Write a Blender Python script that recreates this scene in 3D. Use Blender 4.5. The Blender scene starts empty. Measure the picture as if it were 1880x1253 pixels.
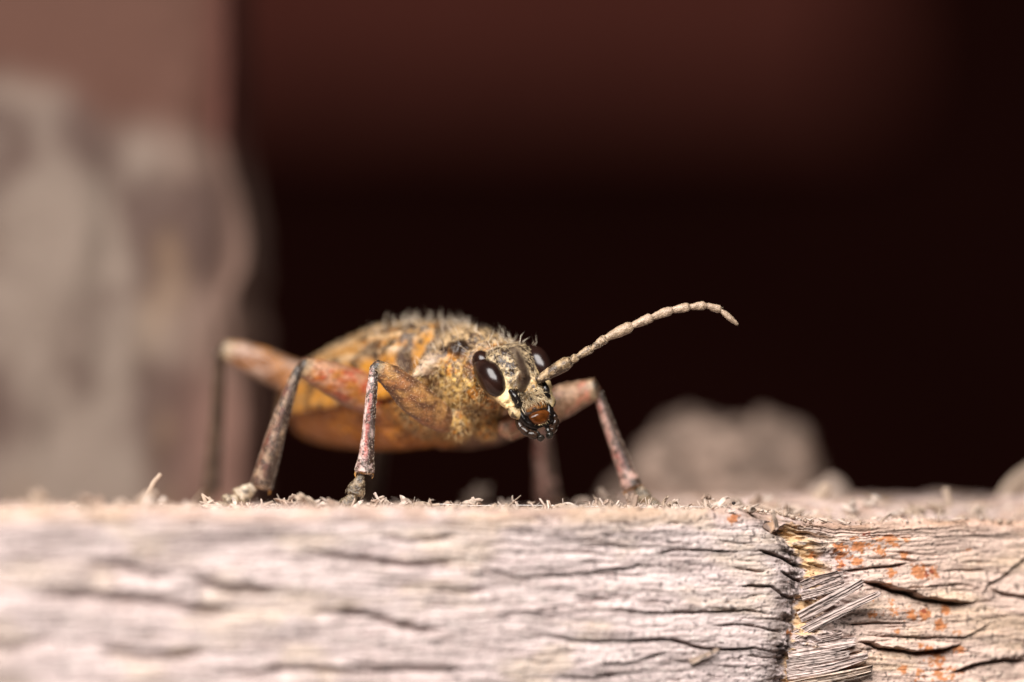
import bpy, math
import numpy as np
from mathutils import Vector, Euler

# =====================================================================
#  CAMERA, LIGHT, EXPOSURE   (everything below is modelled in millimetres
#  and scaled by MM, so the scene stands at its real size in metres)
# =====================================================================
MM = 0.001
DIST = 200.0                      # mm from the lens to the plane of focus
CAM_Z = 0.10                      # lens a hair above the beam's top
PPM = 50.0                        # photograph pixels per mm in the plane of focus
HORIZON = 929.0
PITCH = math.atan((HORIZON - 626.5) / PPM / DIST)

scene = bpy.context.scene
cam_data = bpy.data.cameras.new("camera")
cam = bpy.data.objects.new("camera", cam_data)
scene.collection.objects.link(cam)
cam.location = (0, -DIST * MM, CAM_Z * MM)
cam.rotation_euler = (math.pi / 2 + PITCH, 0, 0)
cam_data.sensor_width = 36.0
cam_data.lens = 36.0 * DIST / (1880 / PPM)
cam_data.clip_start = 0.005
cam_data.clip_end = 10.0
cam_data.dof.use_dof = True
cam_data.dof.focus_distance = DIST * MM / math.cos(PITCH)
cam_data.dof.aperture_fstop = cam_data.lens / 11.2     # 11.2 mm wide opening
cam_data.dof.aperture_blades = 0
scene.camera = cam

world = bpy.data.worlds.new("World")
scene.world = world
world.use_nodes = True
world.node_tree.nodes["Background"].inputs[0].default_value = (1.0, 0.80, 0.70, 1)
world.node_tree.nodes["Background"].inputs[1].default_value = 0.010

def area_light(name, loc, target, sx, sy, watts, col):
    ld = bpy.data.lights.new(name, 'AREA')
    ld.shape = 'RECTANGLE'
    ld.size, ld.size_y = sx * MM, sy * MM
    ld.energy = watts
    ld.color = col
    o = bpy.data.objects.new(name, ld)
    scene.collection.objects.link(o)
    o.location = Vector(loc) * MM
    d = Vector(target) - Vector(loc)
    o.rotation_euler = d.to_track_quat('-Z', 'Y').to_euler()
    return o

# the diffused flash above and to the left of the lens
area_light("flash_softbox", (-24, -88, 78), (0, 2, 1), 112, 70, 0.435, (1.0, 0.95, 0.91))

scene.view_settings.view_transform = 'Standard'
scene.view_settings.look = 'None'
scene.view_settings.exposure = 0.0
scene.view_settings.gamma = 1.0
scene.view_settings.use_curve_mapping = False
scene.render.engine = 'CYCLES'
scene.cycles.use_denoising = True
scene.cycles.max_bounces = 6
scene.unit_settings.system = 'METRIC'

# =====================================================================
#  HELPERS
# =====================================================================
CO = np.array([0, -DIST, CAM_Z])
FW = np.array([0, math.cos(PITCH), math.sin(PITCH)])
UPV = np.array([0, -math.sin(PITCH), math.cos(PITCH)])
RT = np.array([1.0, 0, 0])
rng = np.random.default_rng(11)

def ray(px, py):
    return RT * (px - 940) / PPM / DIST + UPV * (626.5 - py) / PPM / DIST + FW

def P(px, py, y=0.0):
    """point of the photograph's ray at depth y (mm)"""
    d = ray(px, py)
    k = (y + DIST) / d[1]
    return CO + d * k

def _hash(ix, iy, iz, seed):
    h = (ix.astype(np.uint32) * np.uint32(374761393) + iy.astype(np.uint32) * np.uint32(668265263)
         + iz.astype(np.uint32) * np.uint32(2147483647) + np.uint32(seed * 1274126177 % 4294967291))
    h = (h ^ (h >> np.uint32(13))) * np.uint32(1274126177)
    h = (h ^ (h >> np.uint32(16))) * np.uint32(2246822519)
    h = h ^ (h >> np.uint32(15))
    return (h & np.uint32(0xFFFFFF)).astype(np.float64) / 0xFFFFFF

def vn(p, seed=1):
    """value noise 0..1 at points p (N,3)"""
    with np.errstate(over='ignore'):
        f = np.floor(p); i = f.astype(np.int64); u = p - f
        u = u * u * u * (u * (u * 6 - 15) + 10)
        r = 0
        for dx in (0, 1):
            wx = u[:, 0] if dx else 1 - u[:, 0]
            for dy in (0, 1):
                wy = u[:, 1] if dy else 1 - u[:, 1]
                for dz in (0, 1):
                    wz = u[:, 2] if dz else 1 - u[:, 2]
                    r = r + wx * wy * wz * _hash(i[:, 0] + dx, i[:, 1] + dy, i[:, 2] + dz, seed)
    return r

def fbm(p, oct=4, seed=1, gain=0.5):
    a, t, r = 1.0, 0.0, 0
    for k in range(oct):
        r = r + a * vn(p * 2.03 ** k + 17.3 * k, seed + k)
        t += a; a *= gain
    return r / t

def sst(a, b, x):
    t = np.clip((x - a) / (b - a), 0, 1)
    return t * t * (3 - 2 * t)

def mix(a, b, t):
    t = np.asarray(t)[:, None]
    return np.asarray(a) * (1 - t) + np.asarray(b) * t

def make_mesh(name, V, F, C=None, G=None, smooth=True, S=None):
    me = bpy.data.meshes.new(name)
    V = np.asarray(V, dtype=np.float64)
    if isinstance(F, np.ndarray):
        n, k = F.shape
        me.vertices.add(len(V)); me.vertices.foreach_set("co", V.astype(np.float32).ravel())
        me.loops.add(n * k); me.loops.foreach_set("vertex_index", F.astype(np.int32).ravel())
        me.polygons.add(n)
        me.polygons.foreach_set("loop_start", np.arange(0, n * k, k, dtype=np.int32))
        me.update(calc_edges=True)
    else:
        me.from_pydata([tuple(v) for v in V], [], F)
    me.polygons.foreach_set("use_smooth", np.full(len(me.polygons), smooth))
    if C is not None:
        a = me.color_attributes.new("Col", 'FLOAT_COLOR', 'POINT')
        c4 = np.ones((len(V), 4), dtype=np.float32); c4[:, :3] = np.clip(C, 0, 1)
        if S is not None: c4[:, 3] = np.clip(S, 0, 1)
        a.data.foreach_set("color", c4.ravel())
    if G is not None:
        a = me.attributes.new("Gloss", 'FLOAT', 'POINT')
        a.data.foreach_set("value", np.clip(G, 0, 1).astype(np.float32))
    me.update()
    return me

def link(name, me, mat=None, parent=None):
    o = bpy.data.objects.new(name, me)
    scene.collection.objects.link(o)
    if mat is not None:
        me.materials.clear(); me.materials.append(mat)
    if parent is not None:
        o.parent = parent
    return o

def tag(o, label=None, cat=None, group=None, kind=None):
    if label: o["label"] = label
    if cat: o["category"] = cat
    if group: o["group"] = group
    if kind: o["kind"] = kind
    return o

def catmull(P_, n):
    P_ = np.asarray(P_, float)
    A = np.vstack([2 * P_[0] - P_[1], P_, 2 * P_[-1] - P_[-2]])
    out = []
    for i in range(len(P_) - 1):
        p0, p1, p2, p3 = A[i:i + 4]
        for k in range(n):
            t = k / n
            out.append(0.5 * (2 * p1 + (p2 - p0) * t + (2 * p0 - 5 * p1 + 4 * p2 - p3) * t * t + (3 * p1 - p0 - 3 * p2 + p3) * t ** 3))
    out.append(P_[-1])
    return np.array(out)

def limb(pts, rad, flat=1.0, side=(0, -1, 0), n=16, sub=5, cap=0.6):
    """tapering tube through pts; rad = half-width at each point (in the plane of the picture),
    flat = thickness ratio along `side`.  returns V, F, u, ang"""
    pr = catmull(np.hstack([np.asarray(pts, float), np.asarray(rad, float)[:, None]]), sub)
    C, R = pr[:, :3], np.maximum(pr[:, 3], 0.004)
    T = np.gradient(C, axis=0); T /= np.linalg.norm(T, axis=1)[:, None]
    # rounded ends
    heads = []
    for sgn, idx in ((-1, 0), (1, -1)):
        for a in ((70, 42, 18) if sgn < 0 else (18, 42, 70)):
            a = math.radians(a)
            heads.append((sgn, C[idx] + sgn * T[idx] * R[idx] * cap * math.sin(a), R[idx] * math.cos(a), T[idx]))
    C = np.vstack([[h[1] for h in heads[:3]], C, [h[1] for h in heads[3:]]])
    R = np.hstack([[h[2] for h in heads[:3]], R, [h[2] for h in heads[3:]]])
    T = np.vstack([[h[3] for h in heads[:3]], T, [h[3] for h in heads[3:]]])
    m = len(C)
    u = np.linspace(0, 1, m)
    s0 = np.array(side, float)
    V, U, A = [], [], []
    for i in range(m):
        s = s0 - T[i] * s0.dot(T[i])
        if np.linalg.norm(s) < 1e-3: s = np.array([0, 0, 1.0]) - T[i] * T[i][2]
        s /= np.linalg.norm(s)
        w = np.cross(T[i], s)
        for k in range(n):
            a = 2 * math.pi * k / n
            V.append(C[i] + R[i] * (w * math.cos(a) + s * flat * math.sin(a)))
            U.append(u[i]); A.append(a)
    F = []
    for i in range(m - 1):
        for k in range(n):
            F.append((i * n + k, i * n + (k + 1) % n, (i + 1) * n + (k + 1) % n, (i + 1) * n + k))
    F.append(tuple(range(n))[::-1]); F.append(tuple((m - 1) * n + k for k in range(n)))
    return np.array(V), F, np.array(U), np.array(A)

def ellipsoid(c, r, axes=None, nu=20, nv=12):
    V = []
    for j in range(nv + 1):
        th = math.pi * j / nv
        for i in range(nu):
            ph = 2 * math.pi * i / nu
            V.append((r[0] * math.sin(th) * math.cos(ph), r[1] * math.sin(th) * math.sin(ph), r[2] * math.cos(th)))
    V = np.array(V)
    if axes is not None: V = V @ np.asarray(axes)
    V = V + np.asarray(c)
    F = [(j * nu + i, (j + 1) * nu + i, (j + 1) * nu + (i + 1) % nu, j * nu + (i + 1) % nu) for j in range(nv) for i in range(nu)]
    return V, F

def join(parts):
    Vs, Fs, n = [], [], 0
    for V, F in parts:
        Vs.append(np.asarray(V)); Fs += [tuple(int(i) + n for i in f) for f in F]; n += len(V)
    return np.vstack(Vs), Fs

def tri_areas(V, F):
    T = []
    for f in F:
        for k in range(1, len(f) - 1): T.append((f[0], f[k], f[k + 1]))
    T = np.array(T)
    a, b, c = V[T[:, 0]], V[T[:, 1]], V[T[:, 2]]
    cr = np.cross(b - a, c - a)
    ar = np.linalg.norm(cr, axis=1)
    return T, ar, cr / (ar[:, None] + 1e-12)

def setae(V, F, count, length, rad, flow, lift, col0, col1, seed=3, mask=None, jit=0.35, colf=None):
    """fine tapering hairs standing on a surface: one mesh"""
    r = np.random.default_rng(seed)
    T, ar, Nn = tri_areas(V, F)
    cen = (V[T[:, 0]] + V[T[:, 1]] + V[T[:, 2]]) / 3
    w = ar.copy()
    if mask is not None: w = w * mask(cen, Nn)
    if w.sum() <= 0: return None
    idx = r.choice(len(T), count, p=w / w.sum())
    a, b = r.random(count), r.random(count)
    sw = a + b > 1; a[sw], b[sw] = 1 - a[sw], 1 - b[sw]
    t = T[idx]
    base = V[t[:, 0]] + (V[t[:, 1]] - V[t[:, 0]]) * a[:, None] + (V[t[:, 2]] - V[t[:, 0]]) * b[:, None]
    nn = Nn[idx]
    fl = np.asarray(flow(base)) if callable(flow) else np.tile(np.asarray(flow, float), (count, 1))
    fl = fl + r.normal(0, jit, (count, 3))
    fl -= nn * (fl * nn).sum(1)[:, None]
    fl /= np.linalg.norm(fl, axis=1)[:, None] + 1e-9
    lf = lift * (0.6 + 0.8 * r.random(count))[:, None]
    d0 = fl * np.cos(lf) + nn * np.sin(lf)
    d1 = fl * np.cos(lf * .5) + nn * np.sin(lf * .5)
    L = (length * (0.55 + 0.8 * r.random(count)))[:, None]
    p0 = base - nn * rad; p1 = base + d0 * L * .5; p2 = p1 + d1 * L * .5
    s = np.cross(d0, nn); s /= np.linalg.norm(s, axis=1)[:, None] + 1e-9
    q = np.cross(s, d0)
    vs = []
    for pp, k in ((p0, 1.0), (p1, .75)):
        for j in range(3):
            an = 2 * math.pi * j / 3
            vs.append(pp + (s * math.cos(an) + q * math.sin(an)) * rad * k)
    vs.append(p2)
    HV = np.stack(vs, 1).reshape(-1, 3)
    off = np.arange(count)[:, None] * 7
    tris = []
    for j in range(3):
        k = (j + 1) % 3
        tris += [[j, k, 3 + k], [j, 3 + k, 3 + j], [3 + j, 3 + k, 6]]
    HF = (off[:, None, :] + np.array(tris)[None]).reshape(-1, 3)
    m = r.random(count)
    C = np.repeat(mix(col0, col1, m) if colf is None else colf(base, m), 7, axis=0)
    return HV, HF, C

# ---------------------------------------------------------------- materials
def material(name, rough=0.6, attr=True, base=(.5, .5, .5), gloss_attr=False, gloss_rough=0.12, spec=0.5,
             noise=0.0, nscale=8.0, bump=0.0, bscale=20.0, coat=0.0, sss=0.0, bump_dist=0.03, speckle=0.0):
    m = bpy.data.materials.new(name); m.use_nodes = True
    nt = m.node_tree; b = nt.nodes["Principled BSDF"]
    tc = nt.nodes.new("ShaderNodeTexCoord")
    if attr:
        a = nt.nodes.new("ShaderNodeAttribute"); a.attribute_name = "Col"; col = a.outputs["Color"]
    else:
        a = nt.nodes.new("ShaderNodeRGB"); a.outputs[0].default_value = (*base, 1); col = a.outputs[0]
    if noise > 0:
        nz = nt.nodes.new("ShaderNodeTexNoise"); nz.inputs["Scale"].default_value = nscale; nz.inputs["Detail"].default_value = 5
        nt.links.new(tc.outputs["Object"], nz.inputs["Vector"])
        mr = nt.nodes.new("ShaderNodeMapRange")
        mr.inputs[1].default_value = .25; mr.inputs[2].default_value = .75
        mr.inputs[3].default_value = 1 - noise; mr.inputs[4].default_value = 1 + noise
        nt.links.new(nz.outputs[0], mr.inputs[0])
        mx = nt.nodes.new("ShaderNodeVectorMath"); mx.operation = 'SCALE'
        nt.links.new(col, mx.inputs[0]); nt.links.new(mr.outputs[0], mx.inputs["Scale"])
        col = mx.outputs[0]
    if speckle > 0:
        n3 = nt.nodes.new("ShaderNodeTexNoise"); n3.inputs["Scale"].default_value = 5.5; n3.inputs["Detail"].default_value = 4; n3.inputs["Roughness"].default_value = .6
        nt.links.new(tc.outputs["Object"], n3.inputs["Vector"])
        m3 = nt.nodes.new("ShaderNodeMapRange"); m3.inputs[1].default_value = .50; m3.inputs[2].default_value = .58
        m3.inputs[3].default_value = 0; m3.inputs[4].default_value = speckle
        nt.links.new(n3.outputs[0], m3.inputs[0])
        mm = nt.nodes.new("ShaderNodeMath"); mm.operation = 'MULTIPLY'
        nt.links.new(m3.outputs[0], mm.inputs[0]); nt.links.new(a.outputs["Alpha"], mm.inputs[1])
        m4 = nt.nodes.new("ShaderNodeMix"); m4.data_type = 'RGBA'
        nt.links.new(mm.outputs[0], m4.inputs["Factor"]); nt.links.new(col, m4.inputs["A"])
        m4.inputs["B"].default_value = (.030, .015, .008, 1)
        col = m4.outputs["Result"]
    nt.links.new(col, b.inputs["Base Color"])
    b.inputs["Roughness"].default_value = rough
    b.inputs["Specular IOR Level"].default_value = spec
    b.inputs["Coat Weight"].default_value = coat
    b.inputs["Coat Roughness"].default_value = 0.05
    if gloss_attr:
        g = nt.nodes.new("ShaderNodeAttribute"); g.attribute_name = "Gloss"
        mr2 = nt.nodes.new("ShaderNodeMapRange")
        mr2.inputs[3].default_value = rough; mr2.inputs[4].default_value = gloss_rough
        nt.links.new(g.outputs["Fac"], mr2.inputs[0]); nt.links.new(mr2.outputs[0], b.inputs["Roughness"])
    if sss > 0:
        b.inputs["Subsurface Weight"].default_value = sss
        b.inputs["Subsurface Radius"].default_value = (1, .45, .2)
        b.inputs["Subsurface Scale"].default_value = 0.00025
    if bump > 0:
        n2 = nt.nodes.new("ShaderNodeTexNoise"); n2.inputs["Scale"].default_value = bscale; n2.inputs["Detail"].default_value = 4
        nt.links.new(tc.outputs["Object"], n2.inputs["Vector"])
        bp = nt.nodes.new("ShaderNodeBump"); bp.inputs["Strength"].default_value = bump
        bp.inputs["Distance"].default_value = bump_dist * MM
        nt.links.new(n2.outputs[0], bp.inputs["Height"]); nt.links.new(bp.outputs[0], b.inputs["Normal"])
    return m

M_wood = material("weathered_wood", rough=.82, spec=.25, noise=.16, nscale=9, bump=.5, bscale=22, bump_dist=.04)
M_fibre = material("torn_wood_fibre", rough=.75, spec=.3, noise=.12, nscale=12, bump=.5, bscale=30, bump_dist=.02)
M_post = material("weathered_post", rough=.85, spec=.2, noise=.10, nscale=1.2, bump=.5, bscale=3, bump_dist=.3)
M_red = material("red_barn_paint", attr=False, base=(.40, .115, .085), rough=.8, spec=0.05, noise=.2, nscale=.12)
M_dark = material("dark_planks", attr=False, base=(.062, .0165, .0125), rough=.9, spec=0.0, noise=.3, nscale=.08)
M_chitin = material("beetle_cuticle", rough=.36, gloss_attr=True, gloss_rough=.14, spec=.5, noise=.28, nscale=7, bump=.7, bscale=14, bump_dist=.06, speckle=.9)
M_hair = material("setae", rough=.38, spec=.6)
M_eye = material("compound_eye", rough=.24, spec=.42, bump=.25, bscale=22, bump_dist=.005)
M_black = material("black_mouthparts", rough=.17, spec=.38, noise=.3, nscale=8, bump=.3, bscale=14, bump_dist=.03)
M_silk = material("silk", attr=False, base=(.75, .70, .66), rough=.3)

# =====================================================================
#  THE BEAM
# =====================================================================
ALPHA = math.radians(22.0)
FX0 = 11.2                                   # the face crosses the plane of focus here
ES = np.array([math.cos(ALPHA), math.sin(ALPHA), 0]); EW = np.array([-math.sin(ALPHA), math.cos(ALPHA), 0])
BO = np.array([FX0, 0, 0])

def face_st(px, py):
    """photo pixel -> (s, t) on the beam's front face"""
    d = ray(px, py)
    k = (BO - CO).dot(EW) / d.dot(EW)
    p = CO + d * k - BO
    return p.dot(ES), p[2]

def B2W(s, w, z): return BO + ES * s + EW * w + np.array([0, 0, z])

def top_shape(s, w):
    """height of the beam's top (mm) over s along, w back from the face"""
    p = np.stack([s, w, 0 * s], 1)
    right = sst(-2.2, .2, s)
    z = 0.22 * (fbm(p * np.array([.35, .5, 1]), 3, 5) - .5)
    z += (0.16 + .2 * right) * (fbm(p * np.array([1.1, 2.2, 1]), 4, 9) - .5)
    z += right * (-0.42 + 0.72 * sst(.5, 7, w) + .5 * (fbm(p * np.array([.5, .9, 1]), 3, 31) - .5) * sst(0, 3, w))
    z += -0.10 * (1 - sst(0, 2.0, w)) * (1 - right)
    z += -3.2 * sst(17, 37, w)
    return z

# cracks: photo pixels along the crack, depth (mm), half width (mm), lip (mm)
CR = [
 ([(545,1010),(610,1020),(690,1030),(740,1038),(800,1035),(865,1028)], .55, .085, .16),
 ([(865,1040),(920,1052),(957,1062),(1030,1057),(1084,1053),(1140,1045),(1181,1036),(1225,1040)], .45, .05, .12),
 ([(1188,1021),(1240,1010),(1300,1012),(1371,1013)], .35, .045, .10),
 ([(905,1129),(960,1124),(1010,1126)], .3, .05, .08),
 ([(1095,1122),(1150,1122),(1210,1126),(1300,1125),(1364,1120),(1430,1131)], .40, .045, .11),
 ([(965,1152),(998,1165),(1047,1176),(1121,1178),(1196,1176),(1233,1176),(1295,1193),(1381,1191),(1443,1202)], .5, .055, .14),
 ([(1084,1219),(1140,1220),(1181,1211),(1233,1196)], .35, .05, .1),
 ([(600,1126),(674,1126),(730,1148),(768,1157),(823,1157)], .5, .09, .16),
 ([(335,1036),(372,1070),(410,1081),(477,1086),(520,1086)], .6, .12, .2),
 ([(30,1092),(130,1092),(242,1103),(324,1114),(428,1129),(470,1128)], .6, .13, .2),
 ([(170,1195),(261,1209),(354,1204),(400,1200)], .6, .13, .2),
 ([(560,1127),(633,1122),(700,1133)], .45, .08, .14),
 ([(150,1030),(210,1040),(290,1062),(330,1058)], .45, .12, .16),
 ([(-40,1180),(30,1190),(110,1170)], .5, .12, .16),
 ([(380,1232),(450,1240),(560,1228),(640,1236),(760,1240)], .5, .1, .16),
 ([(620,1215),(700,1228),(790,1232),(860,1228)], .4, .08, .14),
 ([(1388,1010),(1430,1022),(1460,1032),(1492,1046)], .7, .075, .2),
 ([(1433,1048),(1464,1062),(1490,1070)], .5, .055, .15),
 ([(1343,1041),(1388,1050),(1410,1050)], .3, .04, .08),
 ([(1350,1076),(1416,1077),(1440,1093),(1465,1099)], .4, .05, .12),
 ([(1300,1150),(1360,1146),(1420,1158),(1455,1164)], .3, .04, .08),
 ([(1547,1050),(1589,1045),(1630,1041),(1678,1034)], .45, .05, .12),
 ([(1578,1065),(1623,1076),(1665,1091),(1716,1102),(1768,1107),(1799,1101)], .95, .12, .34),
 ([(1799,1101),(1808,1088),(1817,1074),(1844,1058),(1879,1027),(1900,1012)], .6, .06, .18),
 ([(1817,1079),(1844,1090),(1880,1095),(1910,1094)], .6, .08, .2),
 ([(1575,1176),(1623,1191),(1682,1199),(1734,1195),(1775,1179)], .8, .09, .28),
 ([(1578,1166),(1670,1171),(1768,1171),(1803,1155),(1840,1136)], .4, .045, .1),
 ([(1550,1148),(1609,1145),(1678,1145)], .35, .04, .08),
 ([(1650,1082),(1720,1076),(1790,1072)], .25, .04, .06),
 ([(1740,1240),(1790,1222),(1850,1212),(1900,1215)], .7, .1, .25),
 ([(1500,1212),(1540,1206),(1590,1196)], .45, .06, .15),
 ([(1490,1240),(1540,1234),(1600,1222)], .45, .06, .15),
 ([(880,1000),(930,995),(990,1000)], .25, .05, .06),
 ([(780,1083),(850,1090),(905,1085)], .28, .06, .08),
 ([(690,985),(740,992),(800,990),(850,976)], .35, .07, .1),
 ([(1040,1095),(1100,1098),(1180,1093)], .22, .035, .06),
 ([(1060,1004),(1120,1002),(1185,1006)], .22, .035, .06),
 ([(1010,1240),(1070,1246),(1150,1240)], .3, .05, .08),
]
NOTCH = [(1418,925),(1428,945),(1450,985),(1475,1020),(1490,1050),(1483,1085),(1476,1110),(1471,1140),(1463,1180),(1458,1210),(1455,1253),(1452,1300)]
notch_st = np.array([face_st(*q) for q in NOTCH])
def notch_s(t):
    o = np.argsort(notch_st[:, 1])
    return np.interp(t, notch_st[o, 1], notch_st[o, 0])

CRS = []
for pts, dep, hw, lip in CR:
    q = np.array([face_st(*p) for p in pts]); q = q[np.argsort(q[:, 0])]
    far = q[:, 0].mean() < -13
    CRS.append((q, dep * (.5 if far else .85), hw * (1.5 if far else .62), lip * (.5 if dep < .75 else .95)))
r0 = np.random.default_rng(5)
for k in range(330):                          # the fine checks between them
    s0 = r0.uniform(-36, 12); t0 = r0.uniform(-7.2, -.3) if k < 280 else r0.uniform(-13, -7)
    L = r0.uniform(.4, 2.6) * (1.0 if s0 > -12 else 1.6); n = 6
    ss = np.linspace(0, L, n)
    tt = t0 + np.cumsum(r0.normal(-.012, .035, n))
    CRS.append((np.stack([s0 + ss, tt], 1), r0.uniform(.04, .14), r0.uniform(.016, .03), r0.uniform(.005, .025)))

def build_beam():
    sg = np.concatenate([np.arange(-75, -36, 1.0), np.arange(-36, -14, .085), np.arange(-14, 8.9, .036), np.arange(8.9, 14, .12), np.arange(14, 60.1, 1.0)])
    tg = np.concatenate([np.arange(-30, -13.0, .8), np.arange(-13, -7.0, .10), np.arange(-7.0, -.32, .036)])
    rad = .32
    prof = [(0.0, t, -1.0, 0.0, t, 0.0) for t in tg]      # (w, z, n_w, n_z, t, wtop)
    for a in np.linspace(6, 84, 10):
        a = math.radians(a)
        prof.append((rad - rad * math.cos(a), -rad + rad * math.sin(a), -math.cos(a), math.sin(a), -rad + rad * math.sin(a), rad - rad * math.cos(a)))
    wg = np.concatenate([np.arange(.34, 6, .05), np.arange(6, 14, .12), np.arange(14, 38.1, .5)])
    prof += [(w, 0.0, 0.0, 1.0, 0.0, w) for w in wg]
    prof = np.array(prof)
    S, K = np.meshgrid(sg, np.arange(len(prof)))
    ns, nk = len(sg), len(prof)
    s = S.ravel(); pr = prof[K.ravel()]
    w, z, nw, nz, t, wt = pr.T
    # slow wander of the grain
    ph = np.stack([s * .16, t * .5, wt * .1], 1)
    wander = (fbm(ph, 3, 3) - .5)
    tt = t + .55 * wander
    H = np.zeros(len(s))
    facem = sst(.9, .0, wt)
    vis = (s > -37) & (s < 15) & (t > -14) & (wt < 1.5)
    # block relief
    H += facem * .30 * (fbm(np.stack([s * .12, tt * .45, wt * .2], 1), 3, 21) - .5)
    H += facem * .10 * (fbm(np.stack([s * .45, tt * 1.7, wt], 1), 3, 22) - .5)
    # fibres
    fib = fbm(np.stack([s * .75, tt * 9.0, wt * 6], 1), 4, 41, .62)
    fib2 = fbm(np.stack([s * 2.2, tt * 24.0, wt * 20], 1), 3, 42, .6)
    H += (.11 * (fib - .5) + .055 * (fib2 - .5)) * (0.3 + .7 * facem)
    grain = fbm(np.stack([s * 9, tt * 13.0, wt * 13], 1), 3, 43)
    H += .05 * (grain - .5)
    # ledge-like flakes: quantised layers
    lay = fbm(np.stack([s * .30, tt * 1.5, wt * 1.5], 1), 3, 51) * 7
    H += facem * .022 * (np.floor(lay) + sst(.0, .16, lay - np.floor(lay)))
    crackm = np.zeros(len(s))
    vi = np.where(vis)[0]
    sv, tv = s[vi], t[vi]
    jit = .075 * (fbm(np.stack([sv * 1.6, tv * .3, sv * 0 + 4], 1), 4, 61, .55) - .5) * 2
    wmod = .35 + 1.3 * fbm(np.stack([sv * 2.3, tv * .5, sv * 0 + 9], 1), 3, 62)
    for q, dep, hw, lip in CRS:
        a = np.where((sv > q[0, 0] - .1) & (sv < q[-1, 0] + .1) & (tv > q[:, 1].min() - 1.0) & (tv < q[:, 1].max() + .8))[0]
        if not len(a): continue
        sa = sv[a]
        tc = np.interp(sa, q[:, 0], q[:, 1]) + jit[a] * min(1.9, dep * 2.2)
        L = q[-1, 0] - q[0, 0]
        e = sst(0, .22 * L, sa - q[0, 0]) * sst(0, .22 * L, q[-1, 0] - sa)
        wv = hw * (.45 + .55 * e) * wmod[a]
        d = tv[a] - tc
        g = np.exp(-(d / wv) ** 2)
        up = np.where(d > 0, np.exp(-d / .28), 0) * np.clip(1 - g, 0, 1)
        dn = np.where(d < 0, np.exp(d / .55), 0) * np.clip(1 - g, 0, 1)
        H[vi[a]] += e * (-dep * g + lip * .75 * up - lip * dn)
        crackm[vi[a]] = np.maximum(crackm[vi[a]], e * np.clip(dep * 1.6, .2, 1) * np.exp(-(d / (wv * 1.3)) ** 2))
    # the chopped notch
    sn = notch_s(t)
    ds = s - sn + .10 * (fib - .5) * 4
    nd = .80 * facem + (1 - facem) * .55 * sst(5, .5, wt)
    left = np.exp(-(np.minimum(ds, 0) / .80) ** 2 * 1.0)
    rightp = np.exp(-np.maximum(ds, 0) / 1.35)
    prof_n = np.where(ds < 0, left, rightp)
    H -= nd * prof_n
    H -= facem * .12 * sst(0, 1, ds)
    # chopped fibres inside it: stepped ledges
    inn = sst(-.9, -.1, ds) * sst(2.6, .6, ds) * facem
    led = fbm(np.stack([s * .8, t * 3.4 + s * 1.1, wt], 1), 3, 71) * 6
    H += inn * .16 * (np.floor(led) + sst(0, .2, led - np.floor(led)) - 3)
    H += inn * .18 * (fbm(np.stack([s * 5, t * 16 + s * 4, wt], 1), 3, 72) - .5)
    # top
    ztop = top_shape(s, wt)
    cw, cz = w + nw * H * facem, z + nz * H * np.clip(facem + .25, 0, 1) + ztop * sst(-1.4, 0, t)
    V = np.stack([s, cw, cz], 1)
    # ---------------- colour of the wood
    base = mix((.63, .505, .485), (.73, .605, .58), fbm(np.stack([s * .5, tt * 2.2, wt], 1), 3, 81))
    base = mix(base, (.62, .49, .36), .55 * sst(.52, .7, fbm(np.stack([s * .35, tt * .9, wt], 1), 3, 82)))
    base = mix(base, (.40, .325, .31), .62 * sst(.48, .66, fbm(np.stack([s * .55, tt * 4.5, wt * 2], 1), 4, 83)))
    base = mix(base, (.30, .225, .205), .58 * sst(.53, .70, fib))
    base = mix(base, (.70, .60, .55), .40 * sst(.58, .75, fib2))
    sp = fbm(np.stack([s * 7, tt * 9, wt * 9], 1), 2, 84)
    base = mix(base, (.09, .07, .07), .75 * sst(.70, .77, sp))
    base = mix(base, (.82, .74, .68), .7 * sst(.76, .84, fbm(np.stack([s * 8, tt * 11, wt * 9], 1), 2, 85)))
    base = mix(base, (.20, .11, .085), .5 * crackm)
    # warmer, yellower wood right of the notch
    rt = sst(.3, 3.0, ds) * facem
    base = mix(base, base * np.array([1.08, .98, .86]), rt)
    # fresh wood in the notch, weathered grey ends, dirt and painted shade on its left flank
    fn = fbm(np.stack([s * 2.2, t * 4, wt], 1), 3, 86)
    base = mix(base, (.64, .41, .20), .85 * sst(-.12, .08, ds) * sst(1.35, .35, ds) * facem * sst(.30, .48, fn))
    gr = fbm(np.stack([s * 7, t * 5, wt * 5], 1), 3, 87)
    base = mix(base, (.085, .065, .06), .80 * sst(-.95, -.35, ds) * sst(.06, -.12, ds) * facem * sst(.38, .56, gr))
    # orange lichen crusts
    lm = np.zeros(len(s))
    for px, py, rr in ((1640,990,26),(1620,1010,18),(1665,985,16),(1550,1012,22),(1575,1030,16),(1600,1000,10),(1690,1048,20),(1640,1048,14),(1712,1055,16),
                       (1700,1125,18),(1640,1125,14),(1725,1150,18),(1755,1160,16),(1720,1212,22),(1745,1240,20),(1690,1235,16),(1345,951,18),(1650,1160,8),(1560,1220,14),(1510,1248,14),
                       (1690,1185,10),(1535,1068,14),(1570,985,10),(1605,1100,10),(1600,1130,12),(1460,1160,10),(1640,1105,10),(1780,1010,8),(1580,1005,20),(1615,985,18),(1660,1020,14),(1675,1130,14),(1740,1120,12),(1705,1195,14),(1725,1235,18),(1660,1230,12),(1550,1040,14),(1500,1020,10),(1760,1190,12),(1635,1075,10)):
        a, b = face_st(px, py)
        lm = np.maximum(lm, np.exp(-(((s - a) / (rr / 50)) ** 2 + ((t - b) / (rr / 55)) ** 2)))
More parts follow.
